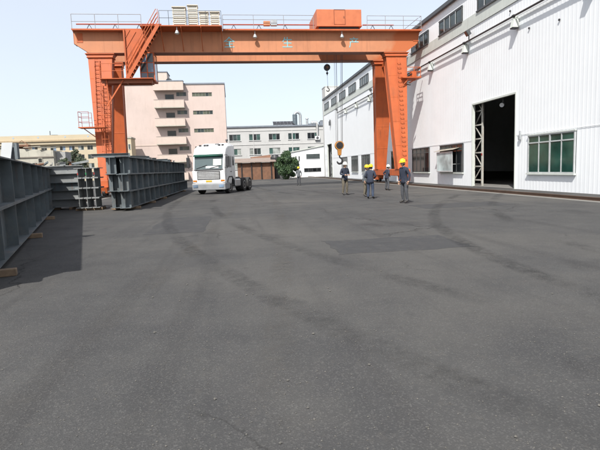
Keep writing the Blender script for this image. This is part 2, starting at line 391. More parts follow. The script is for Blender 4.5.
mb.add([(W-.15, HY0-.2, EZ+.165), (mx, HY0-.2, EZ+1.8), (HX1+.2, HY0-.2, EZ+.1), (HX1+.2, HY0-.2, EZ), (mx, HY0-.2, EZ+1.6), (W-.03, HY0-.2, EZ-.02),
        (W-.15, HY1+.2, EZ+.165), (mx, HY1+.2, EZ+1.8), (HX1+.2, HY1+.2, EZ+.1), (HX1+.2, HY1+.2, EZ), (mx, HY1+.2, EZ+1.6), (W-.03, HY1+.2, EZ-.02)],
       [(0, 1, 7, 6), (1, 2, 8, 7), (2, 3, 9, 8), (3, 4, 10, 9), (4, 5, 11, 10), (5, 0, 6, 11), (0, 5, 4, 3, 2, 1), (6, 7, 8, 9, 10, 11)])
mb.build('roof', bandgrey, hall)
for y in (HY0+.06, HY1-.06):
    mb = MB(); mb.prism([(W+.01, 0), (HX1, 0), (HX1, EZ-.1), (mx, EZ+1.5), (W+.01, EZ-.1)], 'y', y-.05, y+.05); mb.build('end_wall', wallwhite, hall)
mb = MB(); mb.box(HX1-.1, HX1, HY0, HY1, 0, EZ-.06); mb.build('rear_wall', wallwhite, hall)
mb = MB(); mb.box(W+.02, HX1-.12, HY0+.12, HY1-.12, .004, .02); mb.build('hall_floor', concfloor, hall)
mb = MB()          # unseen dark lining, added so the inside stays dark
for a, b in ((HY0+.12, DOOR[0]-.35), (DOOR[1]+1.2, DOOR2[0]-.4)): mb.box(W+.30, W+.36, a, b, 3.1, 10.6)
mb.box(W+.30, W+.36, DOOR[0]-.35, DOOR[1]+1.2, DOOR[3]+.2, 10.6); mb.build('dark_lining', hallin, hall)

def win_parts(w_, h_, nx, transom, frm, gl, tfrac, depth=.07, fw=.06, heavy=None, sill=False):
    """window in the YZ plane facing -X, centred on y, from z = 0"""
    f = MB()
    f.box(-depth, 0, -w_/2, -w_/2+fw, 0, h_).box(-depth, 0, w_/2-fw, w_/2, 0, h_)
    f.box(-depth, 0, -w_/2+fw, w_/2-fw, h_-fw, h_).box(-depth, 0, -w_/2+fw, w_/2-fw, 0, fw)
    zsp = [0+fw, h_-fw]
    if transom:
        zt = h_*tfrac; f.box(-depth+.006, -.004, -w_/2+fw, w_/2-fw, zt-.03, zt+.03); zsp = [fw, zt-.03, zt+.03, h_-fw]
    me = []
    iw = w_-2*fw
    for i in range(1, nx):
        y = -w_/2+fw+iw*i/nx; t = .05 if (heavy and i in heavy) else .026
        for z0, z1 in zip(zsp[::2], zsp[1::2]): f.box(-depth+.004, -.003, y-t, y+t, z0, z1)
    panes = []
    for i in range(nx):
        a = -w_/2+fw+iw*i/nx; b = a+iw/nx
        for z0, z1 in zip(zsp[::2], zsp[1::2]): panes.append((a+.02, b-.02, z0-.005, z1+.005))
    return f, panes
def place_window(parent, at, w_, h_, nx, frm, gl, transom=False, tfrac=.8, heavy=None, sill=None, depth=.07):
    f, panes = win_parts(w_, h_, nx, transom, frm, gl, tfrac, depth, heavy=heavy)
    at = Vector(at)
    f.v = [v+at for v in f.v]
    wo = f.build('window', frm, parent, loc=at)
    for i, (a, b, c, d) in enumerate(panes):
        p = MB(); t = random.uniform(-.006, .006)
        p.box(at.x-.035+t, at.x-.025+t, at.y+a, at.y+b, at.z+c, at.z+d); p.build('pane', gl if not isinstance(gl, list) else gl[i % len(gl)], wo)
    if sill:
        s = MB(); s.box(at.x-.12, at.x+.0, at.y-w_/2-.06, at.y+w_/2+.06, at.z-.08, at.z-.002); s.build('sill', sill, wo)
    return wo
for a, b in CW:
    wo = place_window(hall, (W-.02, (a+b)/2, 10.975), b-a-.02, .93, 4, framedark, glassgrey, sill=darktrim)
    t = MB(); t.box(W-.10, W-.034, a-.05, b+.05, 11.91, 11.98); t.build('head_flashing', darktrim, wo)
    ym = [(a+(b-a)*i/4) for i in (1, 2, 3)]
    for y in ym: MB().box(W-.1, W-.088, y-.035, y+.035, 11.02, 11.86).build('mullion_cap', framegrey, wo)
for a, b in GW:
    big = abs(a-20.85) < .01
    gl = [glassgreen] if big else [glassdark, glassgrey]
    wo = place_window(hall, (W-.01, (a+b)/2, .905), b-a-.02, 1.97, 4, framegrey if big else framedark, gl, True, .80, heavy=(2,), sill=bandgrey)
    t = MB(); t.box(W-.11, W-.034, a-.04, b+.04, 2.872, 2.92); t.build('head_flashing', bandgrey if big else darktrim, wo)
# open sash with an awning board on the second window
ow = thing('awning_sash', 'open light glazed sash under a beige board on window beside the doorway', 'window sash', (W-.1, 34.4, 1.2), 0)
s = MB()
a, b = 32.9, 35.5
for y0, y1, z0, z1 in ((a, b, 2.32, 2.40), (a, b, .95, 1.03), (a, a+.07, 1.03, 2.32), (b-.07, b, 1.03, 2.32)): s.box(W-.42, W-.36, y0, y1, z0, z1)
s.build('sash_frame', framegrey, ow)
s = MB(); s.box(W-.40, W-.385, a+.06, b-.06, 1.02, 2.33); s.build('pane', glass('milky_glass', (.42, .5, .5), .3), ow)
s = MB(); s.add([(W-.04, a-.3, 2.62), (W-.52, a-.3, 2.50), (W-.52, b+.3, 2.44), (W-.04, b+.3, 2.56), (W-.04, a-.3, 2.65), (W-.52, a-.3, 2.53), (W-.52, b+.3, 2.47), (W-.04, b+.3, 2.60)], MB.HEX)
s.build('awning_board', M('beige_board', (.32, .29, .24), .8, dirt=(.2, .16, .12)), ow)
for y in (a+.1, b-.1): MB().bar((W-.03, y, 1.5), (W-.38, y, 1.5), .03).build('stay', framegrey, ow)

# doorway: jambs, head, lattice column, lamp inside
s = MB(); s.box(W-.05, W+.14, DOOR[0]-.01, DOOR[0]+.07, 0, DOOR[3]).box(W-.05, W+.14, DOOR[1]-.07, DOOR[1]+.01, 0, DOOR[3]).box(W-.05, W+.14, DOOR[0]+.07, DOOR[1]-.07, DOOR[3]-.10, DOOR[3]+.0)
s.build('door_frame', bandgrey, hall)
lc = thing('lattice_column', 'white laced steel column with red marks inside the dark doorway', 'steel column', (W+.47, 30.8, 0))
cp = M('chipped_white_paint', (.42, .41, .37), .6, var=.1, dirt=(.22, .12, .06), damt=.8, dscale=3)
yA, yB = 30.28, 31.4
for y in (yA, yB):
    s = MB(); s.box(W+.42, W+.45, y-.075, y+.075, 0, 5.9).box(W+.452, W+.54, y-.012, y+.012, 0, 5.9); s.build('chord', cp, lc)
z = .4; fl = 0
while z < 5.6:
    s = MB(); s.bar((W+.435, yA+.12, z), (W+.435, yB-.12, z), .03, .09); s.build('strut', cp, lc)
    s = MB(); p0, p1 = ((yA, yB) if fl else (yB, yA)); s.bar((W+.47, p0+(.12 if p0 == yA else -.12), z+.06), (W+.47, p1+(.12 if p1 == yA else -.12), z+.84), .03, .075); s.build('brace', cp, lc)
    z += .9; fl ^= 1
for y in (yA, yB):
    s = MB(); s.box(W+.41, W+.418, y-.07, y+.07, 2.0, 2.14); s.build('red_band', redmark, lc)
hl = thing('bulkhead_lamp', 'small white lamp hanging just inside the dark doorway', 'lamp', (W+.7, 28.3, 5.0))
s = MB(); s.tube((W+.7, 28.3, 5.03), (W+.45, 28.0, 4.93), .09, .13, n=12); s.build('lamp_shade', truckwhite, hl)
s = MB(); s.bar((W+.7, 28.3, 5.05), (W+.7, 28.3, 5.6), .03); s.build('stem', galv, hl)
mb = MB(); mb.box(W-.14, W-.035, 25.15, 25.33, 2.72, 2.95).box(W-.10, W-.035, 25.2, 25.28, 2.95, 3.2)
o = mb.build('wall_alarm', galv, None, (W-.1, 25.24, 2.7), bev=.01); tag(o, 'small grey alarm box on the white wall just right of the dark doorway', 'alarm box')
for i, (y, z) in enumerate(((26.4, 9.84), (24.6, 8.43), (22.2, 8.15))):
    s = MB(); s.tube((W-.03, y, z), (W-.075, y, z), .055, n=10); s.build('vent_cap', blackplastic, hall)

# power rail along the hall wall
BX, BZ = W-.27, 9.36
br = thing('power_rail', 'dark conductor pipe on white brackets along the factory wall', 'power rail', (BX, 40, BZ))
s = MB(); s.tube((BX, HY0, BZ), (BX, 70.8, BZ), .055, n=8); s.build('conductor', M('brown_black_conduit', (.05, .04, .038), .5), br)
s = MB(); s.box(W-.12, W-.07, HY0, 70.6, BZ-.05, BZ+.03); s.build('backing_rail', wallwhite, br)
yb = 25.7-5.72*6
while yb < 71:
    s = MB()
    s.prism([(W-.035, BZ+.10), (BX-.05, BZ-.02), (BX-.05, BZ-.10), (BX+.02, BZ-.55), (W-.035, BZ-.62)], 'y', yb-.02, yb+.02)
    s.add([(BX-.12, yb-.15, BZ-.60), (W-.04, yb-.15, BZ-.60), (W-.04, yb+.15, BZ-.60), (BX-.12, yb+.15, BZ-.60), (BX-.02, yb-.12, BZ-.16), (W-.04, yb-.12, BZ-.16), (W-.04, yb+.12, BZ-.16), (BX-.02, yb+.12, BZ-.16)], MB.HEX)
    b_ = s.build('bracket', bandgrey, br)
    s = MB(); s.box(BX-.10, W-.06, yb-.155, yb+.155, BZ-.66, BZ-.605); s.build('rubber_pad', blackplastic, b_)
    s = MB(); s.tube((BX, yb-.07, BZ), (BX, yb+.07, BZ), .085, n=10); s.build('clamp', darksteel, b_)
    yb += 5.72
for px, lab in (((30.75), 'dark floodlight above the power rail left of the big doorway'), ((53.1), 'dark floodlight above the power rail seen between crane hook and crane leg'), ((70.6), 'dark floodlight at the far end of the power rail')):
    fl = thing('floodlight', lab, 'floodlight', (BX, px, BZ+.1), 0, 'floodlights on the power rail')
    s = MB(); c = Vector((BX-.08, px, BZ+.48)); q = Vector((-.85, .1, -.5)).normalized()
    s.bar(c-q*.11, c+q*.11, .42, .36); s.build('housing', darktrim, fl, bev=.02)
    s = MB(); s.bar(c+q*.112, c+q*.125, .36, .30); s.build('lens', glassgrey, fl)
    s = MB(); s.bar((BX, px, BZ+.05), (BX, px, BZ+.40), .05); s.build('stem', darksteel, fl)
# rooftop box and small lamp at the far end of the hall
mb = MB(); a = P(323.5, 88, 84); b = P(331.5, 100, 84)
mb.box(a.x, a.x+3.2, 82.8, 85.5, 0, a.z).box(a.x-.05, a.x+3.25, 82.75, 85.55, a.z+.002, a.z+.12)
o = mb.build('stair_tower', offwhite, None, (a.x+1.5, 84, 0)); tag(o, 'pale square tower rising behind the far end of the white hall', 'tower')
mb = MB(); mb.box(W-.3, W-.04, 76.6, 76.95, 8.1, 8.75).box(W-.2, W-.04, 76.7, 76.85, 8.75, 9.0)
o = mb.build('wall_lamp', darktrim, None, (W-.1, 76.8, 8.1), bev=.02); tag(o, 'small dark wall lamp below the last clerestory window of the hall', 'lamp')

# ------------------------------------------------------------------ low white annex past the hall
an = thing('white_annex', 'low white annex with a sloping roof edge past the far end of the hall', 'building', (13.5, 88, 0))
AY = 86
p1, p2 = P(291, 152.5, AY), P(325, 145.5, AY)
lo = P(306, 154, AY); lo2 = P(320, 158.7, AY)
mb = MB(); mb.prism([(p1.x, 0), (p2.x, 0), (p2.x, p2.z), (p1.x, p1.z)], 'y', AY, AY+9); mb.build('wall', wallwhite, an)
mb = MB(); mb.prism([(p1.x-.15, p1.z+.0), (p2.x, p2.z+.003), (p2.x, p2.z+.14), (p1.x-.15, p1.z+.12)], 'y', AY-.2, AY+9.2); mb.build('roof', bandgrey, an)
def facade_window(parent, x0, x1, z0, z1, Y, nx, frm, gl, name='window', rec=.0, transom=0, sill=None, sub='pane'):
    """window facing -Y on a wall face at Y: frame proud of the wall, panes behind the frame face"""
    f = MB(); t = .06; d0, d1 = Y-.07, Y-.002
    f.box(x0, x0+t, d0, d1, z0, z1).box(x1-t, x1, d0, d1, z0, z1).box(x0+t, x1-t, d0, d1, z1-t, z1).box(x0+t, x1-t, d0, d1, z0, z0+t)
    for i in range(1, nx):
        x = x0+(x1-x0)*i/nx; f.box(x-.025, x+.025, d0+.006, d1, z0+t, z1-t)
    o = f.build(name, frm, parent)
    for i in range(nx):
        a = x0+(x1-x0)*i/nx; b = x0+(x1-x0)*(i+1)/nx
        p = MB(); p.box(a+.03, b-.03, Y-.035, Y-.004, z0+t*.9, z1-t*.9); p.build(sub, gl if not isinstance(gl, list) else random.choice(gl), o)
    if sill:
        s = MB(); s.box(x0-.1, x1+.1, Y-.16, Y-.002, z0-.1, z0-.003); s.build('sill', sill, o)
    return o
REC = .16
def holed(x0, x1, z0, z1, ops_, Y, ztop=None):
    """front skin of a wall facing -Y with real openings and reveals"""
    m_ = MB(); xs = sorted({x0, x1} | {v for o in ops_ for v in o[:2]}); zs_ = sorted({z0, z1} | {v for o in ops_ for v in o[2:]})
    for a, b in zip(zs_, zs_[1:]):
        for c, d in zip(xs, xs[1:]):
            if any(o[0] <= (c+d)/2 <= o[1] and o[2] <= (a+b)/2 <= o[3] for o in ops_): continue
            m_.add([(c, Y, a), (d, Y, a), (d, Y, b), (c, Y, b)], [(0, 1, 2, 3)])
    for a, b, c, d in ops_:
        e = Y+REC+.05
        for q in (((a, Y, c), (a, e, c), (a, e, d), (a, Y, d)), ((b, Y, c), (b, Y, d), (b, e, d), (b, e, c)), ((a, Y, c), (b, Y, c), (b, e, c), (a, e, c)), ((a, Y, d), (a, e, d), (b, e, d), (b, Y, d))): m_.add(q, [(0, 1, 2, 3)])
    return m_
lw = facade_window(an, lo.x, lo2.x, lo2.z, lo.z, AY, 1, galv, glassgrey, 'louvre')
zz = lo2.z+.1
while zz < lo.z-.1:
    s = MB(); s.bar((lo.x+.07, AY-.055, zz), (lo2.x-.07, AY-.055, zz), .05, .015); s.build('slat', galv, lw); zz += .12
for xa in (295, 298.2):
    q, q2 = P(xa, 156, AY), P(xa+1.8, 161, AY); facade_window(an, q.x, q2.x, q2.z, q.z, AY, 1, framegrey, glassdark)
q, q2 = P(304, 166.5, AY), P(321, 167, AY); facade_window(an, q.x, q2.x, .9, q.z-.3, AY, 4, framedark, glassdark)
# second doorway near the far end of the hall, with a laced steel post in it
MB().box(W-.05, W+.14, DOOR2[0]-.01, DOOR2[0]+.07, 0, DOOR2[3]).box(W-.05, W+.14, DOOR2[1]-.07, DOOR2[1]+.01, 0, DOOR2[3]).box(W-.05, W+.14, DOOR2[0]+.07, DOOR2[1]-.07, DOOR2[3]-.10, DOOR2[3]).build('door_frame', bandgrey, hall)
ob = thing('lattice_column', 'grey laced steel column in the narrow dark doorway at the far end of the hall', 'steel column', (W+.5, 79, 0))
for y in (78.2, 79.9): MB().bar((W+.5, y, 0), (W+.5, y, 5.8), .12).build('chord', galv, ob)
for i in range(6): MB().bar((W+.5, 78.27 if i % 2 else 79.83, .4+i*.85), (W+.5, 79.83 if i % 2 else 78.27, 1.2+i*.85), .08).build('brace', galv, ob)

# ------------------------------------------------------------------ pink house
PY = 90
ph = thing('pink_building', 'pale pink multi-storey building with stacked balconies behind the crane', 'building', (-9, 95, 0))
x0, xa, xb, x1 = -18.2, -12.7, -7.6, -.56; top = 17.15; fh = 3.14
pops = []
for i in range(5):
    dz = -i*fh
    pops += [(-10.95, -9.35, 14.0+dz, 15.32+dz), (-8.98, -7.25, 14.92+dz, 15.62+dz), (-6.24, -2.79, 14.82+dz, 15.52+dz)]
mb = holed(x0, x1, 0, top-.25, pops, PY); mb.box(x0, x1, PY+REC+.06, PY+16, 0, top-.25)
mb.add([(x0, PY, 0), (x0, PY+REC+.06, 0), (x0, PY+REC+.06, top-.25), (x0, PY, top-.25)], [(0, 1, 2, 3)]).add([(x1, PY, 0), (x1, PY+REC+.06, 0), (x1, PY+REC+.06, top-.25), (x1, PY, top-.25)], [(0, 1, 2, 3)])
mb.build('wall', pink, ph)
mb = MB(); mb.box(x0-.1, x1+.1, PY-.12, PY+16.1, top-.248, top); mb.build('coping', slate, ph)
mb = MB(); mb.box(xa, xb, PY-1.3, PY-.125, top-1.35, top+.12); ct = mb.build('top_canopy', pinkl, ph)
mb = MB(); mb.box(xa-.05, xb+.05, PY-1.36, PY-.125, top+.123, top+.28); mb.build('coping', slate, ct)
for i in range(5):
    zt = 14.17-i*fh
    if zt < 1: break
    mb = MB(); mb.box(xa, xb, PY-1.3, PY-.003, zt-1.37, zt-1.22); b_ = mb.build('balcony', concM, ph)
    mb = MB(); mb.box(xa+.02, xb-.02, PY-1.29, PY-1.15, zt-1.218, zt).box(xa+.02, xa+.16, PY-1.148, PY-.004, zt-1.218, zt).box(xb-.16, xb-.02, PY-1.148, PY-.004, zt-1.218, zt); mb.build('parapet', pinkl, b_)
    mb = MB(); mb.box(xa-.02, xb+.02, PY-1.33, PY-1.12, zt+.002, zt+.06); mb.build('handrail', M('balcony_rail_'+str(i), (.35, .30, .27), .7), b_)
for i in range(5):
    dz = -i*fh
    if 14.1+dz < 0: break
    facade_window(ph, -10.95, -9.35, 14.0+dz, 15.32+dz, PY+REC, 1, pinkl, glassdark)
    if i < 5: facade_window(ph, -8.98, -7.25, 14.92+dz, 15.62+dz, PY+REC, 3, framedull, [glassgrey, glassolive])
    facade_window(ph, -6.24, -2.79, 14.82+dz, 15.52+dz, PY+REC, 6, framedull, [glassgrey, glassolive, glassolive])
mb = MB(); mb.box(x0-.02, xa-.05, PY-.06, PY-.003, 6.45, 6.6); mb.build('string_course', pinkl, ph)
mb = MB(); q = P(154, 74, PY+5); mb.box(q.x, q.x+2.4, PY+4, PY+8, top+.002, q.z+.1); pt = mb.build('roof_hut', pinkl, ph)
mb = MB(); mb.box(q.x-.1, q.x+2.5, PY+3.9, PY+8.1, q.z+.102, q.z+.25); mb.build('coping', slate, pt)
dish = MB(); c = Vector((q.x+2.8, PY+3.5, top+.9)); ax = Vector((.35, -.8, .45)).normalized(); u = ax.orthogonal().normalized(); v_ = ax.cross(u)
vs_ = [c]; n = 14
for r_, h_ in ((.35, .05), (.62, .16)):
    vs_ += [c+(u*math.cos(2*math.pi*i/n)+v_*math.sin(2*math.pi*i/n))*r_+ax*h_ for i in range(n)]
fs_ = [(0, 1+i, 1+(i+1) % n) for i in range(n)]+[(1+i, 1+n+i, 1+n+(i+1) % n, 1+(i+1) % n) for i in range(n)]
dish.add(vs_, fs_); dish.tube(c, (c.x, c.y+.3, top+.003), .05)
o = dish.build('satellite_dish', darktrim, None, (c.x, c.y, top)); o.modifiers.new('s', 'SOLIDIFY').thickness = .03
tag(o, 'dark round dish beside the hut on the pink building roof', 'satellite dish')
for i, z in enumerate((6.9, 4.6)):
    s = MB(); s.box(x1-.25, x1+.18, PY-.3, PY-.004, z, z+.3); s.build('wall_lamp', darktrim, ph)
# cream stair block in front of the pink wall
cb = thing('cream_block', 'narrow cream block between rear crane leg and pink wall', 'building', (-16.7, 86, 0))
mb = MB(); mb.box(-18.3, -16.25, 85, 88.5, 0, 7.5); mb.build('wall', creamM, cb)
mb = MB(); mb.box(-18.4, -16.15, 84.9, 88.6, 7.502, 7.75); mb.build('coping', concM, cb)
for z in (5.7, 3.6, 1.5): facade_window(cb, -16.75, -16.40, z, z+.9, 85, 1, framegrey, glassgrey)

# ------------------------------------------------------------------ white office block at the back
WY = 120
wb = thing('white_office_block', 'long weathered white office block with teal windows in the background', 'building', (12, 126, 0))
wops = []
for r_, zb, zt in ((0, 8.65, 10.15), (1, 5.25, 6.75), (2, 1.9, 3.4)):
    for k in range(-1, 6):
        xw = -.2 if (k == -1) else 4.55+4.75*k
        wops.append((xw, xw+2.72, zb, zt))
mb = holed(-8, 40, 0, 11.75, wops, WY); mb.box(-8, 40, WY+REC+.06, WY+12, 0, 11.75); mb.build('wall', offwhite, wb)
mb = MB(); mb.box(-8.1, 40.1, WY-.25, WY+12.1, 11.752, 12.1); mb.build('coping', slate, wb)
for z in (10.85, 7.55, 4.2):
    mb = MB(); mb.box(-8, 40, WY-.09, WY-.003, z, z+.14); mb.build('string_course', offwhite, wb)
for k in range(-1, 5):
    mb = MB(); x = 3.35+4.75*k+4.75*.5-.3; mb.box(x, x+.22, WY-.05, WY-.003, .3, 10.8)
    if k % 2 == 0: mb.build('pilaster', offwhite, wb)
for a, b, c, d in wops: facade_window(wb, a, b, c, d, WY+REC, 3, framegrey, [glassteal, glassteal, glassgrey, glassdark, glasscurt])
for a, b, c, d in wops: MB().box(a-.1, b+.1, WY-.14, WY-.002, c-.12, c-.003).build('sill', offwhite, wb)
o = MB().box(20.6, 21.8, WY-.55, WY-.08, 8.35, 9.25).build('air_conditioner', truckwhite, None, (21.2, WY-.3, 8.35), bev=.04)
fan = MB(); fan.lathe((21.2, WY-.56, 8.8), [(.30, -.01), (.33, .006)], 16, 'y'); fan.build('fan_grille', darktrim, o)
tag(o, 'white air conditioner on the back office block beside its last upper window', 'air conditioner')
# roof things
rp = thing('solar_panel_rack', 'dark rack of roof panels on the white office block', 'roof panels', (13.5, WY+4, 12.1))
for i in range(6):
    xa_ = 10.75+i*.9; s = MB(); s.add([(xa_, WY+2, 12.35), (xa_+.86, WY+2, 12.35), (xa_+.86, WY+4, 13.35), (xa_, WY+4, 13.35), (xa_, WY+2, 12.41), (xa_+.86, WY+2, 12.41), (xa_+.86, WY+4, 13.41), (xa_, WY+4, 13.41)], MB.HEX); s.build('panel', glass('panel_glass_%d' % i, (.02, .018, .02), .2), rp)
    s = MB(); s.bar((xa_+.1, WY+3.9, 12.1), (xa_+.1, WY+3.9, 13.28), .07).bar((xa_+.1, WY+2.1, 12.1), (xa_+.1, WY+2.1, 12.36), .07); s.build('leg', galv, rp)
du = thing('exhaust_duct', 'tall hooked metal exhaust duct on the white office block roof', 'duct', (17, WY+3, 12.1))
s = MB(); s.tube((16.25, WY+3, 12.1), (16.25, WY+3, 14.9), .58, n=16); s.build('cyclone_body', M('dark_galvanised', (.13, .16, .18), .5, .5), du, smooth=False)
s = MB(); s.tube((17.65, WY+3, 12.1), (17.65, WY+3, 14.6), .34, n=14); s.build('riser', galv, du)
pts = [(17.65-.75+.75*math.cos(t), WY+3, 14.6+.85*math.sin(t)) for t in [math.pi*i/10 for i in range(11)]]
s = MB(); s.path(pts, .33, 12); s.build('elbow', galv, du)
ch = thing('roof_vent', 'short round metal vent right of the hooked duct on the roof', 'vent', (19.3, WY+3, 12.1))
s = MB(); s.tube((19.3, WY+3, 12.1), (19.3, WY+3, 13.8), .3, n=12); s.build('stack', galv, ch)
s = MB(); s.lathe((19.3, WY+3, 13.75), [(.30, -.02), (.44, .05), (.40, .16), (.1, .26)], 12); s.build('cowl', galv, ch)
wt = thing('water_tank', 'pale horizontal tank on the office roof right of the vents', 'water tank', (21.2, WY+3, 12.1))
MB().lathe((21.1, WY+3, 12.75), [(.2, -.85), (.5, -.75), (.55, -.6), (.55, .6), (.5, .75), (.2, .85)], 18, 'x').build('shell', galv, wt)
for x in (20.6, 21.6): MB().box(x-.06, x+.06, WY+2.6, WY+3.4, 12.1, 12.3).build('cradle', darksteel, wt)
dn = thing('white_duct', 'white duct bending over the office block parapet above its last window', 'duct', (21.2, WY-.3, 9.3))
MB().path([(21.2, WY+1.5, 12.45), (21.2, WY-.5, 12.5), (21.2, WY-.55, 12.2), (21.2, WY-.45, 9.3)], .2, 10).build('duct_run', offwhite, dn)
for z in (11.4, 9.9): MB().box(20.92, 21.48, WY-.4, WY-.02, z-.05, z+.05).build('duct_bracket', galv, dn)
bx_ = thing('roof_plant', 'dark plant unit at the right end of the office roof', 'roof plant', (23.2, WY+3, 12.1))
MB().box(22.4, 24.0, WY+2, WY+4, 12.1, 13.05).build('casing', slate, bx_, bev=.05); MB().lathe((23.0, WY+3, 13.05), [(.45, 0), (.45, .2), (.3, .28)], 14).build('fan_cowl', darktrim, bx_)
o = MB().prism([(18.2, 12.12), (22.5, 12.12), (21.9, 12.9), (19.9, 12.75)], 'y', WY+4.5, WY+7).build('roof_hatch', slate, None, (20.2, WY+5.5, 12.1)); tag(o, 'low dark hatch behind the vents on the office block roof', 'roof hatch')

# ------------------------------------------------------------------ cream block far left
CY = 170
cr = thing('cream_apartment_block', 'long cream block with a banded parapet across the far left background', 'building', (-70, 176, 0))
cops = []
for r_ in range(4):
    zt = 11.5-r_*2.9
    for k in range(27):
        xw = -112+k*2.85
        if xw > -38 or (r_ and xw < -62): continue
        cops.append((xw, xw+1.75, zt-1.45, zt, r_))
mb = holed(-115, -36, 0, 12.1, [c[:4] for c in cops], CY); mb.box(-115, -36, CY+REC+.06, CY+14, 0, 12.1); mb.build('wall', creamM, cr)
mb = MB(); mb.box(-115, -36, CY-.9, CY+14, 12.103, 13.0); mb.build('lower_band', creamM, cr)
mb = MB(); mb.box(-115.2, -35.8, CY-1.3, CY+14.2, 13.003, 13.5); mb.build('cornice', M('brown_cornice', (.36, .28, .18), .85), cr)
mb = MB(); mb.box(-115, -36, CY-1.0, CY+14, 13.503, 15.0); pr = mb.build('parapet', creamM, cr)
bl = M('blue_emblem_paint', (.30, .38, .46), .6)
for px in (13, 38, 65, 88):
    q = P(px, 137, CY-1); s = MB(); s.lathe((q.x, CY-1.02, 14.35), [(.26, -.012), (.26, .012)], 14, 'y'); s.build('emblem', bl, pr)
q = P(52, 135.8, CY); mb = MB(); mb.box(q.x-.9, q.x+.9, CY+2, CY+4, 15.003, 15.35).tube((q.x-1.2, CY+2, 15.0), (q.x-1.2, CY+2, 16.6), .12)
o = mb.build('roof_tank', darktrim, None, (q.x, CY+3, 15)); tag(o, 'small dark fitting on top of the far cream parapet', 'roof fitting')
for a, b, c, d, r_ in cops:
    gl = [glassblue, glassblue, glassdark] if r_ == 0 and a < -52 else [glassdark, glassgrey, glassdark, glasscurt]  # pale blue top-floor panes: reflected sky put into the glass colour
    facade_window(cr, a, b, c, d, CY+REC, 2, framegrey if r_ == 0 else framedull, gl)

# ------------------------------------------------------------------ grey concrete shed on the left
cs = thing('concrete_shed', 'low stained concrete shed with broken roof edge behind the steel piles', 'shed', (-26, 62, 0))
SY = 58
mb = MB(); mb.prism([(-40, 0), (-19.5, 0), (-19.5, 4.55), (-24, 4.9), (-40, 5.4)], 'y', SY, SY+3); mb.build('wall', concM, cs)
mb = MB(); mb.box(-19.49, -18.5, SY+.8, SY+2.8, 0, 4.4); mb.build('side_wall', M('grey_side_render', (.30, .30, .29), .9, var=.15, streak=(.12, .11, .1)), cs)
mb = MB(); mb.box(-40, -19.4, SY-.1, SY-.003, 3.78, 3.9); mb.build('string_course', M('dark_stained_ledge', (.16, .14, .12), .9), cs)
q, q2 = P(38, 158, SY), P(43, 163, SY); facade_window(cs, q.x, q2.x, q2.z, q.z, SY, 1, concM, glassdark)
rnd = random.Random(3)
for i in range(12):        # broken sheets along the roof edge
    xx = -38+i*1.55; zz = 5.38-(xx+40)*.032 if xx < -24 else 4.9-(xx+24)*.075
    s = MB(); l = rnd.uniform(1.0, 1.9); dz = rnd.uniform(-.06, .12); s.bar((xx, SY-.08, zz+.10+rnd.uniform(0, .08)), (xx+l, SY+.25, zz+.14+dz), .5, .05); s.build('roof_sheet', [rusty, concM, concM][i % 3], cs)
rb = thing('rusty_hopper', 'rust-red box standing on the concrete shed roof edge', 'box', (-23.1, 58.6, 5.0))
s = MB(); q = P(20, 146, SY); s.box(q.x-.6, q.x+.7, SY+.4, SY+1.2, 4.85, 5.30); s.build('bin', rusty, rb, bev=.03)
s = MB(); s.bar((q.x-.5, SY+.5, 5.3), (q.x-.1, SY+.8, 5.75), .06).bar((q.x+.6, SY+.5, 5.3), (q.x-.1, SY+.8, 5.75), .06); s.build('lifting_bracket', rusty, rb)

# rusty shed in the middle distance
rs = thing('rusty_shed', 'low rust-brown open shed between truck and dark tree', 'shed', (4, 82, 0))
s = MB(); s.box(1.0, 6.9, 80, 85, 0, 2.75); s.build('wall', rusty, rs)
s = MB(); s.add([(.6, 79.4, 2.78), (7.2, 79.4, 2.78), (7.2, 86, 3.5), (.6, 86, 3.5), (.6, 79.4, 2.9), (7.2, 79.4, 2.9), (7.2, 86, 3.62), (.6, 86, 3.62)], MB.HEX); s.build('roof', M('grey_brown_roof', (.24, .19, .16), .8, dirt=rusty and (.12, .06, .03), damt=.7), rs)
s = MB(); s.add([(4.2, 86.1, 3.2), (7.0, 86.1, 3.2), (7.0, 88.5, 4.1), (3.4, 88.5, 3.75), (4.2, 86.1, 3.3), (7.0, 86.1, 3.3), (7.0, 88.5, 4.2), (3.4, 88.5, 3.85)], MB.HEX); s.build('rear_roof', rusty, rs)
for x in (1.6, 3.2, 4.8, 6.4):
    s = MB(); s.box(x-.08, x+.08, 79.85, 79.99, 0, 2.74); s.build('post', darksteel, rs)
bt = thing('black_tank', 'dark tank standing left of the leafy tree', 'tank', (7.2, 84, 0))
q = P(270, 157, 82); s = MB(); s.lathe((7.3, 82.5, 0), [(.75, 0), (.78, .1), (.78, 3.5), (.5, 3.95), (.12, 4.05)], 16); s.build('shell', blackplastic, bt, smooth=False)

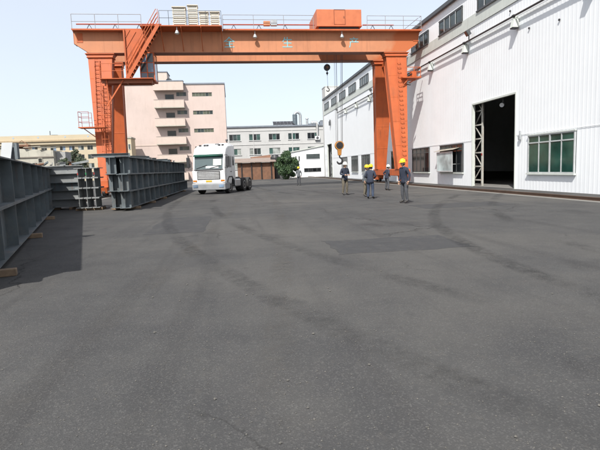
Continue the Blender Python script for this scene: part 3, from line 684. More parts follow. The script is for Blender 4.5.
# ------------------------------------------------------------------ trees
def tree(label, loc, h, rx, rzr, leaf, n, seed, zc=.55, group='trees behind the yard'):
    rn = random.Random(seed); t = thing('leafy_tree', label, 'tree', loc, 0, group, local=True)
    tr = MB(); tr.tube((0, 0, 0), (.05, 0, h*.35), .14, .1, n=8)
    tips = []
    for i in range(9):
        a = rn.uniform(0, 6.28); z0 = h*rn.uniform(.2, .4); e = Vector((math.cos(a)*rx*rn.uniform(.3, .8), math.sin(a)*rx*rn.uniform(.3, .8), h*rn.uniform(.5, .9)))
        md = Vector((e.x*.45, e.y*.45, (z0+e.z)*.5+.1)); tr.tube((0, 0, z0), md, .06, .045, n=6); tr.tube(md, e, .045, .015, n=6)
    tr.build('trunk', bark, t)
    cr_ = MB(); cl = []
    for i in range(46):
        while True:
            p = Vector((rn.uniform(-1, 1), rn.uniform(-1, 1), rn.uniform(-1, 1)))
            if p.length < 1: break
        cl.append((Vector((p.x*rx, p.y*rx, h*zc+p.z*rzr)), rn.uniform(.22, .42)*rx))
    for i in range(n):
        c, r_ = rn.choice(cl)
        d = Vector((rn.gauss(0, 1), rn.gauss(0, 1), rn.gauss(0, 1))).normalized()*r_*rn.uniform(.5, 1)
        p = c+d; 
        if p.z > h: p.z = h-rn.uniform(0, .2)
        nrm = (d.normalized()+Vector((rn.gauss(0, .5), rn.gauss(0, .5), rn.gauss(.3, .5)))).normalized(); u = nrm.orthogonal().normalized(); v_ = nrm.cross(u)
        a = rn.uniform(0, 6.28); u, v_ = u*math.cos(a)+v_*math.sin(a), v_*math.cos(a)-u*math.sin(a)
        L_ = rn.uniform(.07, .14)
        cr_.add([p-u*L_, p-v_*L_*.5+nrm*.01, p+u*L_, p+v_*L_*.5], [(0, 1, 2, 3)])
    me = bpy.data.meshes.new('crown'); me.from_pydata(cr_.v, [], cr_.f); me.materials.append(leaf)
    o = bpy.data.objects.new('crown', me); col.objects.link(o); o.parent = t
    return t
tree('dark green bushy tree left of the low white annex', (8.4, 74, 0), 4.3, 1.62, 1.9, leafA, 19000, 4, .52)
tree('taller grey-green tree between concrete shed and orange crane leg', (-22.2, 75, 0), 5.7, 1.3, 1.9, leafB, 6500, 2, .6)
tree('smaller grey-green tree nearest the orange crane leg', (-21.3, 73, 0), 4.8, 1.15, 1.6, leafB, 4500, 5, .58)
tree('low grey-green bush showing above the pale steel pile', (-20.4, 62, 0), 4.0, 1.0, 1.2, leafB, 4500, 12, .62)
tree('dark slim tree in front of the right end of the concrete shed', (-17.75, 56, 0), 3.9, .75, 1.3, leafB, 4000, 9, .6)

# ------------------------------------------------------------------ gantry crane
YF, YR = 38.5, 41.5; ZB, ZT = 10.45, 12.0; GWd = .72
cn = thing('gantry_crane', 'large orange double-girder gantry crane spanning the yard', 'gantry crane', (2.1, 40.3, 0))
def girder(Y, mat, nm):
    s = MB()
    poly = [(-10.8, ZT-.04), (-10.8, 11.12), (-9.85, ZB+.03), (14.2, ZB+.03), (15.12, 11.12), (15.28, ZT-.04)]
    s.prism(poly, 'y', Y, Y+GWd)
    o = s.build('girder', mat, cn); o['label'] = nm
    s = MB(); s.box(-10.85, 15.33, Y-.09, Y+GWd+.09, ZT-.038, ZT); s.build('top_flange', orange, o)
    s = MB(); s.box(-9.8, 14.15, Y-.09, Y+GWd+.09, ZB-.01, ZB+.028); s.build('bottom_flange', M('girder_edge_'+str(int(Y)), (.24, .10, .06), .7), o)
    for x in (-8.2, -4.1, 4.95, 8.05, 12.1): MB().box(x-.03, x+.03, Y-.007, Y-.001, ZB+.03, ZT-.04).build('weld_seam', mat, o)
    return o
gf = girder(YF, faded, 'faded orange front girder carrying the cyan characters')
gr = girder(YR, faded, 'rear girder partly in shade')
s = MB(); s.box(-10.83, -10.805, YF-.01, YF+GWd+.01, 11.1, ZT-.04).box(-10.62, -10.2, YF-.02, YF-.001, 11.2, 11.85); s.build('end_plate', orange, cn)
s = MB(); s.box(14.75, 15.22, YF-.03, YF-.001, 11.28, 11.34); s.build('end_stop', orange, cn)
for x in (-10.3, 14.6):
    s = MB(); s.box(x-.3, x+.3, YF+GWd+.002, YR-.002, 11.15, 11.93); s.build('end_tie', orange, cn)
# legs
def leg(x, yt, yb_, lab):
    s = MB(); s.frus((x, yb_, 1.25), .75, .7, (x, yt, 10.12), 1.6, .72); o = s.build('leg', orange, cn)
    s = MB()
    for sg in (-1, 1): s.frus((x, yb_+sg*.375, 1.26), .83, .035, (x, yt+sg*.385, 10.11), 1.68, .035)
    s.build('cover_plate', orange, o)
    s = MB(); s.box(x-.92, x+.92, yt-.5, yt+.5, 10.125, 10.17).frus((x, yt, 10.172), 1.75, .8, (x, yt, 10.38), 2.0, .74).box(x-1.02, x+1.02, yt-.46, yt+.46, 10.382, 10.437); s.build('leg_head', orange, o)
    for z in (3.1, 5.0, 6.9, 8.6):
        k = (z-1.25)/8.87; MB().bar((x-.4-.42*k, yb_+(yt-yb_)*k-.40, z), (x+.4+.42*k, yb_+(yt-yb_)*k-.40, z), .012, .05).build('weld_seam', orange, o)
    return o
for x in (XL, XR):
    leg(x, YF+.36, 37.6, ''); leg(x, YR+.36, 43.2, '')
    s = MB(); s.box(x-.33, x+.33, 36.5, 44.3, .72, 1.245); sl_ = s.build('sill_beam', orange, cn, bev=.03)
    for y in (37.0, 43.8):
        s = MB(); s.prism([(y-.75, .72), (y+.75, .72), (y+.6, .32), (y-.6, .32)], 'x', x-.26, x+.26); bo = s.build('bogie', orange, cn)
        for dy in (-.42, .42):
            s = MB(); s.lathe((x, y+dy, .375), [(.2, -.10), (.28, -.09), (.28, -.06), (.24, -.055), (.24, .055), (.28, .06), (.28, .09), (.2, .10)], 20, 'x'); s.build('wheel', darksteel, bo)
    s = MB(); s.bar((x, YF+.75, 10.0), (x, YR, 10.0), .5, .3); s.build('upper_tie', orange, cn)
# walkway in front of the front girder
WYF = YF-.50
s = MB(); s.box(-10.8, -5.92, WYF, YF-.092, ZT-.03, ZT+.012).box(-.14, 15.3, WYF, YF-.092, ZT-.03, ZT+.012); wk = s.build('walkway', faded, cn)
s = MB(); s.box(-10.8, -5.92, WYF-.012, WYF-.001, ZT-.05, ZT+.05).box(-.14, 15.3, WYF-.012, WYF-.001, ZT-.05, ZT+.05); s.build('toe_board', orange, wk)
PF = YF-1.42
s = MB(); s.box(-5.9, -.16, PF, YF-.092, ZT-.02, ZT+.045); pf = s.build('equipment_platform', orange, cn)
for x in (-5.75, -4.5, -3.08, -1.68, -.22):
    s = MB(); s.bar((x, PF+.05, ZT-.06), (x, YF-.01, ZB+.12), .05, .05).bar((x, PF+.03, ZT-.06), (x, YF-.1, ZT-.06), .05, .07); s.build('knee_bracket', orange, pf)
def rail(pts, zs_, parent, mat, r=.018, posts=None, zb=ZT, name='handrail'):
    s = MB()
    for z in zs_: s.path([(p[0], p[1], zb+z) for p in pts], r, 6)
    o = s.build(name, mat, parent)
    for (x, y) in posts or []:
        s = MB(); s.tube((x, y, zb+.01), (x, y, zb+max(zs_)), r*1.1, n=6); s.build('post', mat, o)
    return o
def seq(a, b, st):
    n = max(1, round(abs(b-a)/st)); return [a+(b-a)*i/n for i in range(n+1)]
rail([(-10.75, WYF+.03), (-5.95, WYF+.03)], (.55, 1.05), wk, railgrey, posts=[(x, WYF+.03) for x in seq(-10.75, -5.95, 1.6)])
rail([(-.1, WYF+.03), (6.7, WYF+.03)], (.72, 1.05), wk, railgrey, posts=[(x, WYF+.03) for x in seq(-.1, 6.7, 2.3)])
rail([(10.9, WYF+.03), (15.25, WYF+.03), (15.25, YF-.1)], (.35, .72, 1.05), wk, railgrey, posts=[(x, WYF+.03) for x in seq(10.9, 15.25, 1.45)])
rail([(-10.75, YR+GWd+.5), (6.5, YR+GWd+.5)], (.55, 1.05), gr, railgrey, posts=[(x, YR+GWd+.5) for x in seq(-10.75, 6.5, 2.3)])
rail([(11, YR+GWd+.5), (15.2, YR+GWd+.5), (15.2, YF)], (.55, 1.05), gr, railgrey, posts=[(x, YR+GWd+.5) for x in seq(11, 15.2, 1.4)])
s = MB(); s.box(-10.8, 15.3, YR+GWd+.1, YR+GWd+.55, ZT-.03, ZT+.01); s.build('rear_walkway', faded, gr)
rail([(-4.55, PF+.04), (-.2, PF+.04), (-.2, YF-.7)], (.55, 1.05), pf, darktrim, r=.016, posts=[(-4.55, PF+.04), (-3.9, PF+.04), (-2.6, PF+.04), (-1.3, PF+.04), (-.2, PF+.04), (-.2, YF-.7)])
# red cable trough with black trestles
for xa_, xb_ in ((10.7, 13.2), (-10.6, -4.6), (-.1, 6.9)): tro = MB().tube((xa_, YF+.1, ZT+.52), (xb_, YF+.1, ZT+.52), .05, n=8).build('cable_trough', redpipe, cn)
for x in (-9.7, -7.9, -6.2, .7, 2.6, 4.6, 11.5, 13.0):
    s = MB(); s.bar((x-.28, YF+.1, ZT), (x, YF+.1, ZT+.5), .035).bar((x+.28, YF+.1, ZT), (x, YF+.1, ZT+.5), .035); s.build('trestle', darksteel, tro)
s = MB(); s.box(2.95, 3.45, YF-.1, YF+.2, ZT+.42, ZT+.75); s.build('junction_box', faded, tro, bev=.02)
s = MB(); s.box(3.5, 3.98, YF-.1, YF+.2, ZT+.42, ZT+.82); s.build('junction_box', galv, tro, bev=.02)
# cabinets
for px0, px1, ptop in ((172, 185, 6.5), (187.3, 197, 4.8), (199, 208, 11.5), (210, 219, 11.5)):
    a, b = P(px0, ptop, PF+.2), P(px1, ptop, PF+.2)
    s = MB(); zt = b.z
    s.box(a.x+.03, b.x-.03, PF+.24, PF+.76, ZT+.12, zt-.06); cbx = s.build('resistor_cabinet', creamcab, cn)
    s = MB()
    for x in (a.x, b.x-.05):
        for y in (PF+.2, PF+.75): s.box(x, x+.05, y, y+.05, ZT+.046, zt-.06)
    s.box(a.x-.04, b.x+.04, PF+.14, PF+.86, zt-.058, zt); s.build('cabinet_frame', creamcab, cbx)
    nsl = int((zt-ZT-.3)/.13)
    for i in range(nsl):
        z = ZT+.18+i*.13; s = MB(); s.add([(a.x+.06, PF+.205, z), (b.x-.06, PF+.205, z), (b.x-.06, PF+.238, z+.08), (a.x+.06, PF+.238, z+.08), (a.x+.06, PF+.195, z+.004), (b.x-.06, PF+.195, z+.004), (b.x-.06, PF+.228, z+.084), (a.x+.06, PF+.228, z+.084)], MB.HEX); s.build('slat', creamcab, cbx)
# work lamps under the walkway
for px, py, yy in ((255, 36, YF-.35), (342, 36, YF-.35), (177, 32, PF+.12)):
    q = P(px, py, yy); zb = ZT-.032
    s = MB(); s.tube((q.x, yy, zb), (q.x, yy, q.z+.02), .025, n=6).lathe((q.x, yy, q.z), [(.05, .12), (.09, .10), (.17, -.10), (.165, -.11)], 14); lp = s.build('work_lamp', galv, cn)
    s = MB(); s.lathe((q.x, yy, q.z-.13), [(.03, -.05), (.10, -.03), (.13, .015), (.1, .018)], 12); s.build('lamp_glass', creamcab, lp)
# cyan characters
for px, ch_ in ((229.5, '全'), (287.5, '生'), (354, '产')):
    fc = bpy.data.curves.new('char', 'FONT'); fc.body = ch_; fc.size = .86; fc.extrude = .003; fc.align_x = 'CENTER'; fc.resolution_u = 3
    to = bpy.data.objects.new('tmp', fc); col.objects.link(to)
    dg = bpy.context.evaluated_depsgraph_get(); me = bpy.data.meshes.new_from_object(to.evaluated_get(dg)); bpy.data.objects.remove(to)
    me.materials.clear(); me.materials.append(cyan); q = P(px, 47.2, YF)
    o = bpy.data.objects.new('painted_character', me); col.objects.link(o); o.parent = cn
    o.rotation_euler = (R(90), 0, 0); o.location = Vector((q.x, YF-.012, q.z+.03))-ORG[cn]
# trolley
tl = MB(); ty0, ty1 = YF+.05, YR+GWd-.05
tl.prism([(ty0, 12.5), (ty1, 12.5), (ty1, 13.55), (ty1-.15, 13.66), (ty0+.15, 13.70), (ty0, 13.66)], 'x', 7.08, 10.6); th = tl.build('trolley_house', trolley_or, cn, bev=.015)
s = MB(); s.box(8.45, 9.28, ty0-.03, ty0-.002, 12.55, 13.6); d_ = s.build('door', trolley_or, th, bev=.008)
s = MB(); s.bar((9.2, ty0-.05, 13.0), (9.2, ty0-.05, 13.15), .03); s.build('handle', darksteel, d_)
s = MB()
for x in (8.43, 9.29): s.box(x-.015, x+.015, ty0-.04, ty0-.003, 12.53, 13.62)
s.box(8.42, 9.3, ty0-.04, ty0-.003, 13.625, 13.65); s.build('door_trim', M('trolley_dark_edge', (.2, .05, .02), .6), th)
s = MB(); s.box(7.05, 10.63, ty0-.06, ty1+.06, 12.40, 12.498); s.build('floor_frame', trolley_or, th)
s = MB(); s.box(7.25, 10.4, ty0+.1, ty0+.3, 12.16, 12.398).box(7.25, 10.4, ty1-.3, ty1-.1, 12.16, 12.398); s.build('truck_beam', darksteel, th)
for x in (7.6, 10.1):
    for y in (YF+.36, YR+.36):
        s = MB(); s.lathe((x, y, 12.19), [(.1, -.08), (.18, -.07), (.18, .07), (.1, .08)], 16, 'y'); s.build('wheel', darksteel, th)
for Y in (YF, YR):
    s = MB(); s.box(-10.2, 14.7, Y+.32, Y+.40, ZT, ZT+.012); s.build('trolley_rail', darksteel, cn)
# ropes, hook blocks
RYm = 40.3
for px in (334.6, 336.2, 337.2, 341.4, 342.6, 343.2):
    q = P(px, 64, RYm); q2 = P(336+(px-334.6)*.75, 143, RYm); s = MB(); s.tube((q.x, RYm+.1*(px % 2), 12.3), (q2.x, RYm, q2.z), .014, n=5); s.build('hoist_rope', ropeM, cn)
hb = thing('hook_block', 'yellow crane hook block with black hook hanging on wire ropes', 'hook block', tuple(P(339.3, 158, RYm)))
c = P(339.3, 145.5, RYm)
s = MB(); s.lathe((c.x, RYm, c.z), [(.20, -.16), (.37, -.15), (.38, -.12), (.38, .12), (.37, .15), (.20, .16)], 24, 'y'); s.build('sheave_cover', hookyel, hb)
s = MB(); s.lathe((c.x, RYm-.17, c.z), [(.12, -.03), (.13, .02)], 14, 'y').lathe((c.x, RYm-.165, c.z), [(.27, -.008), (.30, .01)], 20, 'y'); s.build('sheave_pin', darksteel, hb)
s = MB(); s.frus((c.x, RYm, c.z-.82), .26, .24, (c.x, RYm, c.z-.33), .34, .28); s.build('swivel', hookyel, hb, bev=.03)
pts = [Vector((c.x, RYm, c.z-.80)), Vector((c.x, RYm, c.z-.98))]+[Vector((c.x+.23*math.cos(t)*1.0+.0, RYm, c.z-1.26+.25*math.sin(t))) for t in [R(75-i*25) for i in range(11)]]
def taper_path(mbx, pts, rr, n=8):
    for i in range(len(pts)-1): mbx.tube(pts[i], pts[i+1], rr[i], rr[i+1], n=n)
s = MB(); rr = [.06, .055]+[.06+.03*math.sin(math.pi*i/10) for i in range(10)]+[.02]; taper_path(s, pts, rr, 10); s.build('hook', darksteel, hb, smooth=True)
ab = thing('auxiliary_hook_block', 'small dark round sheave with hook hanging left of the main ropes', 'hook block', tuple(P(328, 92, RYm)))
c = P(327, 67.5, RYm)
s = MB(); s.lathe((c.x, RYm, c.z), [(.12, -.1), (.26, -.09), (.26, .09), (.12, .1)], 20, 'y'); s.build('sheave_cover', darksteel, ab)
s = MB(); s.lathe((c.x, RYm-.11, c.z), [(.09, -.02), (.10, .01)], 12, 'y'); s.build('sheave_pin', rusty, ab)
e = P(327.8, 86, RYm)
s = MB(); s.tube((c.x, RYm, c.z-.25), (c.x, RYm, c.z-.62), .035, n=6).lathe((c.x, RYm, c.z-.46), [(.03, .09), (.09, .06), (.09, -.03), (.03, -.09)], 10); s.build('shackle', darksteel, ab)
s = MB(); s.tube((c.x, RYm, c.z-.6), (e.x, RYm, e.z), .012, n=5).tube((c.x, RYm, c.z+.2), (c.x+.1, RYm, 12.3), .012, n=5); s.build('rope', ropeM, ab)
pts = [Vector((e.x, RYm, e.z)), Vector((e.x, RYm, e.z-.18))]+[Vector((e.x+.12*math.cos(t), RYm, e.z-.30+.13*math.sin(t))) for t in [R(80-i*28) for i in range(10)]]
s = MB(); taper_path(s, pts, [.035]*5+[.04]*6+[.015], 8); s.build('hook', darksteel, ab, smooth=True)
# stair, landing and cab at the left leg
LZ = 8.36; LY0, LY1 = 36.75, YF+.1
s = MB(); s.box(-8.85, -5.2, LY0, LY1, LZ-.05, LZ); ld = s.build('landing', orange, cn)
s = MB(); s.box(-8.8, -5.3, LY0+.36, LY0+.44, LZ-.30, LZ-.052).box(-8.8, -5.3, 37.9, 38.0, LZ-.30, LZ-.052).box(-5.45, -5.35, LY0+.45, 37.89, LZ-.28, LZ-.052).box(-7.15, -7.05, LY0+.45, 37.89, LZ-.28, LZ-.052); s.build('landing_edge', M('painted_shade_orange', (.30, .09, .04), .6), ld)  # darker orange: shade under the landing put into the beam colour
MB().bar((-8.55, LY0+.4, 6.5), (-7.3, LY0+.3, LZ-.08), .09).build('landing_brace', orange, ld); MB().bar((-8.4, LY0+.4, 6.5), (-8.45, LY0+.3, LZ-.08), .09).build('landing_brace', orange, ld)
rail([(-8.8, LY0+.03), (-7.2, LY0+.03)], (.5, 1.0), ld, orange, posts=[(-8.8, LY0+.03), (-8.0, LY0+.03), (-7.2, LY0+.03)], zb=LZ)
SA, SB = Vector((-7.0, 0, LZ)), Vector((-4.62, 0, ZT+.04)); sy0, sy1 = 36.9, 37.6
st = None
for y in (sy0, sy1):
    s = MB(); s.bar((SA.x, y, SA.z), (SB.x, y, SB.z), .03, .24); o = s.build('stringer', orange, cn)
    if st is None: st = o
    s = MB()
    for dz in (.45, .75, 1.05): s.tube((SA.x, y, SA.z+dz), (SB.x-.1, y, SB.z+dz), .024, n=6)
    hr = s.build('stair_handrail', orange, cn)
    for i in range(6):
        t = i/5; p = SA.lerp(SB, t); s = MB(); s.tube((p.x, y, p.z), (p.x, y, p.z+1.05), .02, n=6); s.build('baluster', orange, hr)
for i in range(14):
    p = SA.lerp(SB, (i+.5)/14); s = MB(); s.box(p.x-.13, p.x+.12, sy0+.02, sy1-.02, p.z-.02, p.z+.02); s.build('tread', darksteel, cn)
s = MB(); s.prism([(-7.12, LZ+.02), (-7.12, 11.9), (-5.15, 11.9), (-6.75, LZ+.3)], 'y', 37.78, 37.80); gp = s.build('guard_plate', orange, cn)
for k in range(4):
    s = MB(); a = Vector((-7.1, 37.76, 9.1+k*.75)); b = a+(SB-SA)*(.66-.17*k); s.bar(a, b, .03, .05); s.build('rib', orange, gp)
s = MB(); s.bar((-7.15, 37.7, LZ), (-7.15, 37.7, 11.96), .10); s.build('post', orange, gp)
cbo = MB(); cx0, cx1, cy0, cy1, cz0, cz1 = -6.25, -5.2, 37.9, 39.4, LZ+.003, 10.38
cbo.box(cx0, cx1, cy0, cy1, cz0, cz0+.1).box(cx0, cx1, cy0, cy1, cz1-.08, cz1)
for x in (cx0, (cx0+cx1)/2-.035, cx1-.07): cbo.box(x, x+.07, cy0, cy0+.06, cz0+.1, cz1-.08)
for x in (cx0, cx1-.07): cbo.box(x, x+.07, cy1-.06, cy1, cz0+.1, cz1-.08)
for z in (cz0+.55, cz0+1.25): cbo.box(cx0+.07, cx1-.07, cy0+.005, cy0+.05, z, z+.05)
cab = cbo.build('operator_cab', orange, cn)
for i, (a, b) in enumerate(((cx0+.06, -5.76), (-5.69, cx1-.06))):
    for z0, z1 in ((cz0+.09, cz0+.56), (cz0+.59, cz0+1.26), (cz0+1.29, cz1-.07)):
        s = MB(); s.box(a, b, cy0+.02, cy0+.032, z0, z1); s.build('pane', glasscab if (i+int(z0*10)) % 3 else glassblue, cab)
for x in (cx0+.02, cx1-.035):
    s = MB(); s.box(x, x+.015, cy0+.06, cy1-.06, cz0+.1, cz1-.08); s.build('side_pane', glasscab, cab)
s = MB(); s.box(cx0+.07, cx1-.07, cy1-.04, cy1-.02, cz0+.1, cz1-.08); s.build('back_panel', orange, cab)
# ladder with hoops on the left front leg
def leg_y(z): return 37.6+(YF+.36-37.6)*(z-1.25)/8.87-.42
def lad(x, z0, z1, parent, hoops=True, off=.16, wdt=.42):
    s = MB()
    for sg in (-1, 1): s.bar((x+sg*wdt/2, leg_y(z0)-off, z0), (x+sg*wdt/2, leg_y(z1)-off, z1), .05, .03)
    l = s.build('ladder', orange, parent)
    z = z0+.15
    while z < z1:
        s = MB(); s.bar((x-wdt/2, leg_y(z)-off, z), (x+wdt/2, leg_y(z)-off, z), .03); s.build('rung', orange, l); z += .3
    z = z0+2.0
    pr_ = []
    while hoops and z < z1:
        pts = [Vector((x-.33*math.cos(t), leg_y(z)-off-.62*math.sin(t), z)) for t in [math.pi*i/8 for i in range(9)]]
        s = MB(); s.path(pts, .018, 5); s.build('hoop', orange, l); pr_.append(pts); z += .85
    if pr_:
        for k in (2, 4, 6):
            s = MB(); s.path([p[k] for p in pr_], .014, 5); s.build('cage_strip', orange, l)
    for z in (z0+.5, (z0+z1)/2, z1-.5):
        s = MB()
        for sg in (-1, 1): s.bar((x+sg*wdt/2, leg_y(z)-off, z), (x+sg*wdt/2, leg_y(z)+.03, z), .035)
        s.build('standoff', orange, l)
lad(XL+.28, 1.3, LZ-.1, cn); lad(XL-.22, 5.0, 10.0, cn, False, .1, .36)
s = MB(); sz = 5.02; s.box(-10.5, -8.7, 36.6, 37.45, sz-.07, sz); sp_ = s.build('side_platform', orange, cn)
MB().bar((-10.3, 37.3, sz-.07), (-9.5, 37.5, sz-.75), .06).build('brace', orange, sp_); MB().bar((-9.0, 36.7, sz-.07), (-9.0, 37.5, sz-.8), .06).build('brace', orange, sp_)
rail([(-9.75, 36.64), (-10.45, 36.64), (-10.45, 37.42), (-9.75, 37.42)], (.35, .7, 1.05), sp_, redpipe, posts=[(-9.75, 36.64), (-10.45, 36.64), (-10.45, 37.42), (-9.75, 37.42)], zb=sz, r=.016)
# collector platform and arm at the right leg
cz = 8.42
s = MB(); s.box(13.6, 15.12, 37.75, 39.2, cz-.09, cz); cp_ = s.build('collector_platform', orange, cn)
MB().bar((14.9, 38.5, cz-.09), (13.75, 38.4, cz-.75), .08).build('brace', orange, cp_); MB().bar((14.2, 37.9, cz-.09), (13.7, 38.0, cz-.6), .06).build('brace', orange, cp_)
rail([(13.95, 37.8), (15.08, 37.8), (15.08, 39.1)], (.4, .72), cp_, orange, posts=[(13.95, 37.8), (14.55, 37.8), (15.08, 37.8), (15.08, 39.1)], zb=cz, r=.025)
s = MB(); s.box(14.55, 14.95, 38.3, 38.8, cz+.002, cz+.5); s.build('collector_box', orange, cp_, bev=.02)
s = MB(); s.bar((14.2, 38.2, cz+.1), (15.0, 38.5, cz+.55), .08).bar((15.0, 38.5, cz+.55), (BX-.1, 38.5, BZ-.1), .06); s.build('collector_arm', darksteel, cp_)
s = MB(); s.tube((14.0, 37.9, cz-.5), (14.22, 37.75, cz-.62), .09, .07, n=10); s.build('camera_housing', blackplastic, cp_)
s = MB(); s.path([(XR-.05, leg_y(1.4)-.05, 1.4), (XR-.02, leg_y(10)-.05, 10.0)], .03, 6); s.build('conduit', orange, cn)
z = 2.0
while z < 9.9:
    s = MB(); s.bar((XR+.05, leg_y(z)-.08, z), (XR+.30, leg_y(z)-.08, z), .025).bar((XR+.05, leg_y(z)-.08, z), (XR+.05, leg_y(z)+.03, z), .025).bar((XR+.30, leg_y(z)-.08, z), (XR+.30, leg_y(z)+.03, z), .025); s.build('step_iron', orange, cn); z += .36

# ------------------------------------------------------------------ steel beams
def ibeam(label, loc, rz, L, h, w_, mat, stiff=1.6, group=None, tf=.03, twb=.02, cat='steel beam', side=(1, -1)):
    o = thing('steel_beam', label, cat, loc, rz, group, local=True)      # runs along local +Y from 0 to L
    MB().box(-w_/2, w_/2, 0, L, 0, tf).build('bottom_flange', mat, o)
    MB().box(-w_/2, w_/2, 0, L, h-tf, h).build('top_flange', mat, o)
    MB().box(-twb/2, twb/2, .003, L-.003, tf, h-tf).build('web', mat, o)
    if stiff:
        y = .25
        while y < L:
            for sg in side:
                MB().box(min(sg*twb/2, sg*(w_/2-.02)), max(sg*twb/2, sg*(w_/2-.02)), y-.01, y+.01, tf, h-tf).build('stiffener', mat, o)
            y += stiff
    return o
def timber_block(label, x, y, L, rz, group):
    o = MB().box(-L/2, L/2, -.07, .07, 0, .12).build('timber_bearer', timber, None, (0, 0, 0), bev=.012); o.location = (x, y, 0); o.rotation_euler.z = rz
    return tag(o, label, 'timber', group)
# pile A: long girders running away beside the crane leg
gA = 'girders piled beside the left crane leg'
tA = R(-1.2); bh = .75
names = {0: 'bottom', 1: 'middle', 2: 'top'}
cols_ = [(-5.21, 22.2, 15.0, 'left'), (-4.70, 22.0, 23.0, 'right')]
for lv in range(3):
    for (x, y, L, nm) in cols_:
        ibeam('blue-grey plate girder, %s layer, %s of the pile by the left crane leg' % (names[lv], nm), (x, y+.25*((lv*2+int(x*10)) % 3), .122+lv*(bh+.002)), tA, L-.4*lv, bh, .46, primer, 1.5 if lv == 2 or nm == 'right' else 3.0, gA)
for i, y in enumerate((23.5, 27.5, 31.5)):
    timber_block(['nearest timber bearer under the blue-grey girder pile', 'second timber bearer under the blue-grey girder pile', 'third timber bearer under the blue-grey girder pile'][i], -4.95+.02*(y-22), y, 1.3, 0, 'bearers')
for i, (yc, x_, L_, nm) in enumerate(((22.35, -4.42, 1.55, 'overhanging the near end'), (27.1, -4.3, 1.05, 'a third of the way along'), (33.4, -4.15, 1.1, 'farthest along'))):
    ibeam('thin blue-grey beam lying across the girder pile, '+nm, (x_, yc, .122+3*(bh+.002)), R(90), L_, .15, .15, primer, 0, gA, tf=.014, twb=.01)
rq = random.Random(5)
for i in range(9):
    yy = 24.0+i*2.05; xx = -4.95+.021*(yy-22)+rq.uniform(-.1, .28); l = rq.uniform(.5, 1.2); z0_ = .122+3*(bh+.002)
    o = thing('steel_section', '%s short steel section from the camera on top of the girder pile' % ['first', 'second', 'third', 'fourth', 'fifth', 'sixth', 'seventh', 'eighth', 'ninth'][i], 'steel section', (xx, yy, z0_), R(rq.uniform(-35, 35)), 'sections on the girder pile', local=True)
    mt = [primer, primer2, primer, rusty][i % 4]; hh_ = rq.uniform(.08, .2)
    MB().box(-.08, .08, -l/2, l/2, 0, .012).build('bottom_flange', mt, o); MB().box(-.006, .006, -l/2, l/2, .0121, hh_).build('web', mt, o)
    if i % 3: MB().box(-.08, .08, -l/2, l/2, hh_+.0001, hh_+.012).build('top_flange', mt, o)
timber_block('far timber bearer under the long right-hand girder', -4.4, 42, 1.0, 0, 'bearers')
# pile B: near girder at the left edge
gB = 'big girders at the left edge'
dB = math.atan2(4.68, 16.5)
def alongB(t, off): return (-3.7+off*math.cos(dB)-t*math.sin(dB), 7.0+off*math.sin(dB)+t*math.cos(dB))
for lv in range(2):
    for k, nm in ((0, 'near'), (1, 'rear')):
        x, y = alongB(0, -.62*k)
        ibeam('long dark grey girder at the left edge, %s row, %s layer' % (nm, ['lower', 'upper'][lv]), (x, y, .122+lv*.952), dB, 21.5-1.5*k-.3*lv, .95, .5, primer, 2.1, gB)
for i, t in enumerate((1.5, 7, 13, 19)):
    x, y = alongB(t, -.3); timber_block(['first', 'second', 'third', 'last'][i]+' timber bearer from the camera under the left-edge girders', x, y, 1.6, dB, 'bearers')
# white plate with dark backing standing on the near girder
x, y = -4.93, 11.9
wp = thing('end_plate_bracket', 'white primed plate with dark backing standing on the left-edge girder', 'steel plate', (x, y, 2.028), 0, local=True)
s = MB(); s.add([(-.16, -.10, 0), (.05, -.10, -.002), (.05, -.08, -.002), (-.16, -.08, 0), (-.10, -.10, .37), (.125, -.10, .37), (.125, -.08, .37), (-.10, -.08, .37)], MB.HEX); s.build('white_plate', platewhite, wp)
s = MB(); s.box(.13, .19, -.06, .06, 0, .36).box(-.10, .13, .0, .03, 0, .35); s.build('backing_plate', primer, wp)
# pile C: pale grey sections lying crosswise behind
gC = 'pale grey sections behind the left-edge girders'
for lv in range(5):
    for k in range(3 if lv < 4 else 2):
        ibeam('pale grey beam in the crosswise pile, layer %d from the ground, %s' % (lv+1, ['front', 'middle', 'rear'][k]), (-7.15-.12*((lv*3+k) % 4), 25.2+k*.42+.05*(lv % 2), .122+lv*.402), R(90+[0, 1.2, -1][k]), 4.6+.3*((lv+k) % 3), .40, .32, [primer2, primer2, primer][(lv+k) % 3], 0, gC)
for i, x in enumerate((-7.8, -9.3, -11.0)): timber_block(['right', 'middle', 'left'][i]+' timber bearer under the crosswise pale pile', x, 25.65, 1.6, R(90), 'bearers')
rg = random.Random(11)
ordn = ['first', 'second', 'third', 'fourth', 'fifth', 'sixth', 'seventh', 'eighth', 'ninth', 'tenth', 'eleventh', 'twelfth', 'thirteenth', 'fourteenth', 'fifteenth', 'sixteenth']
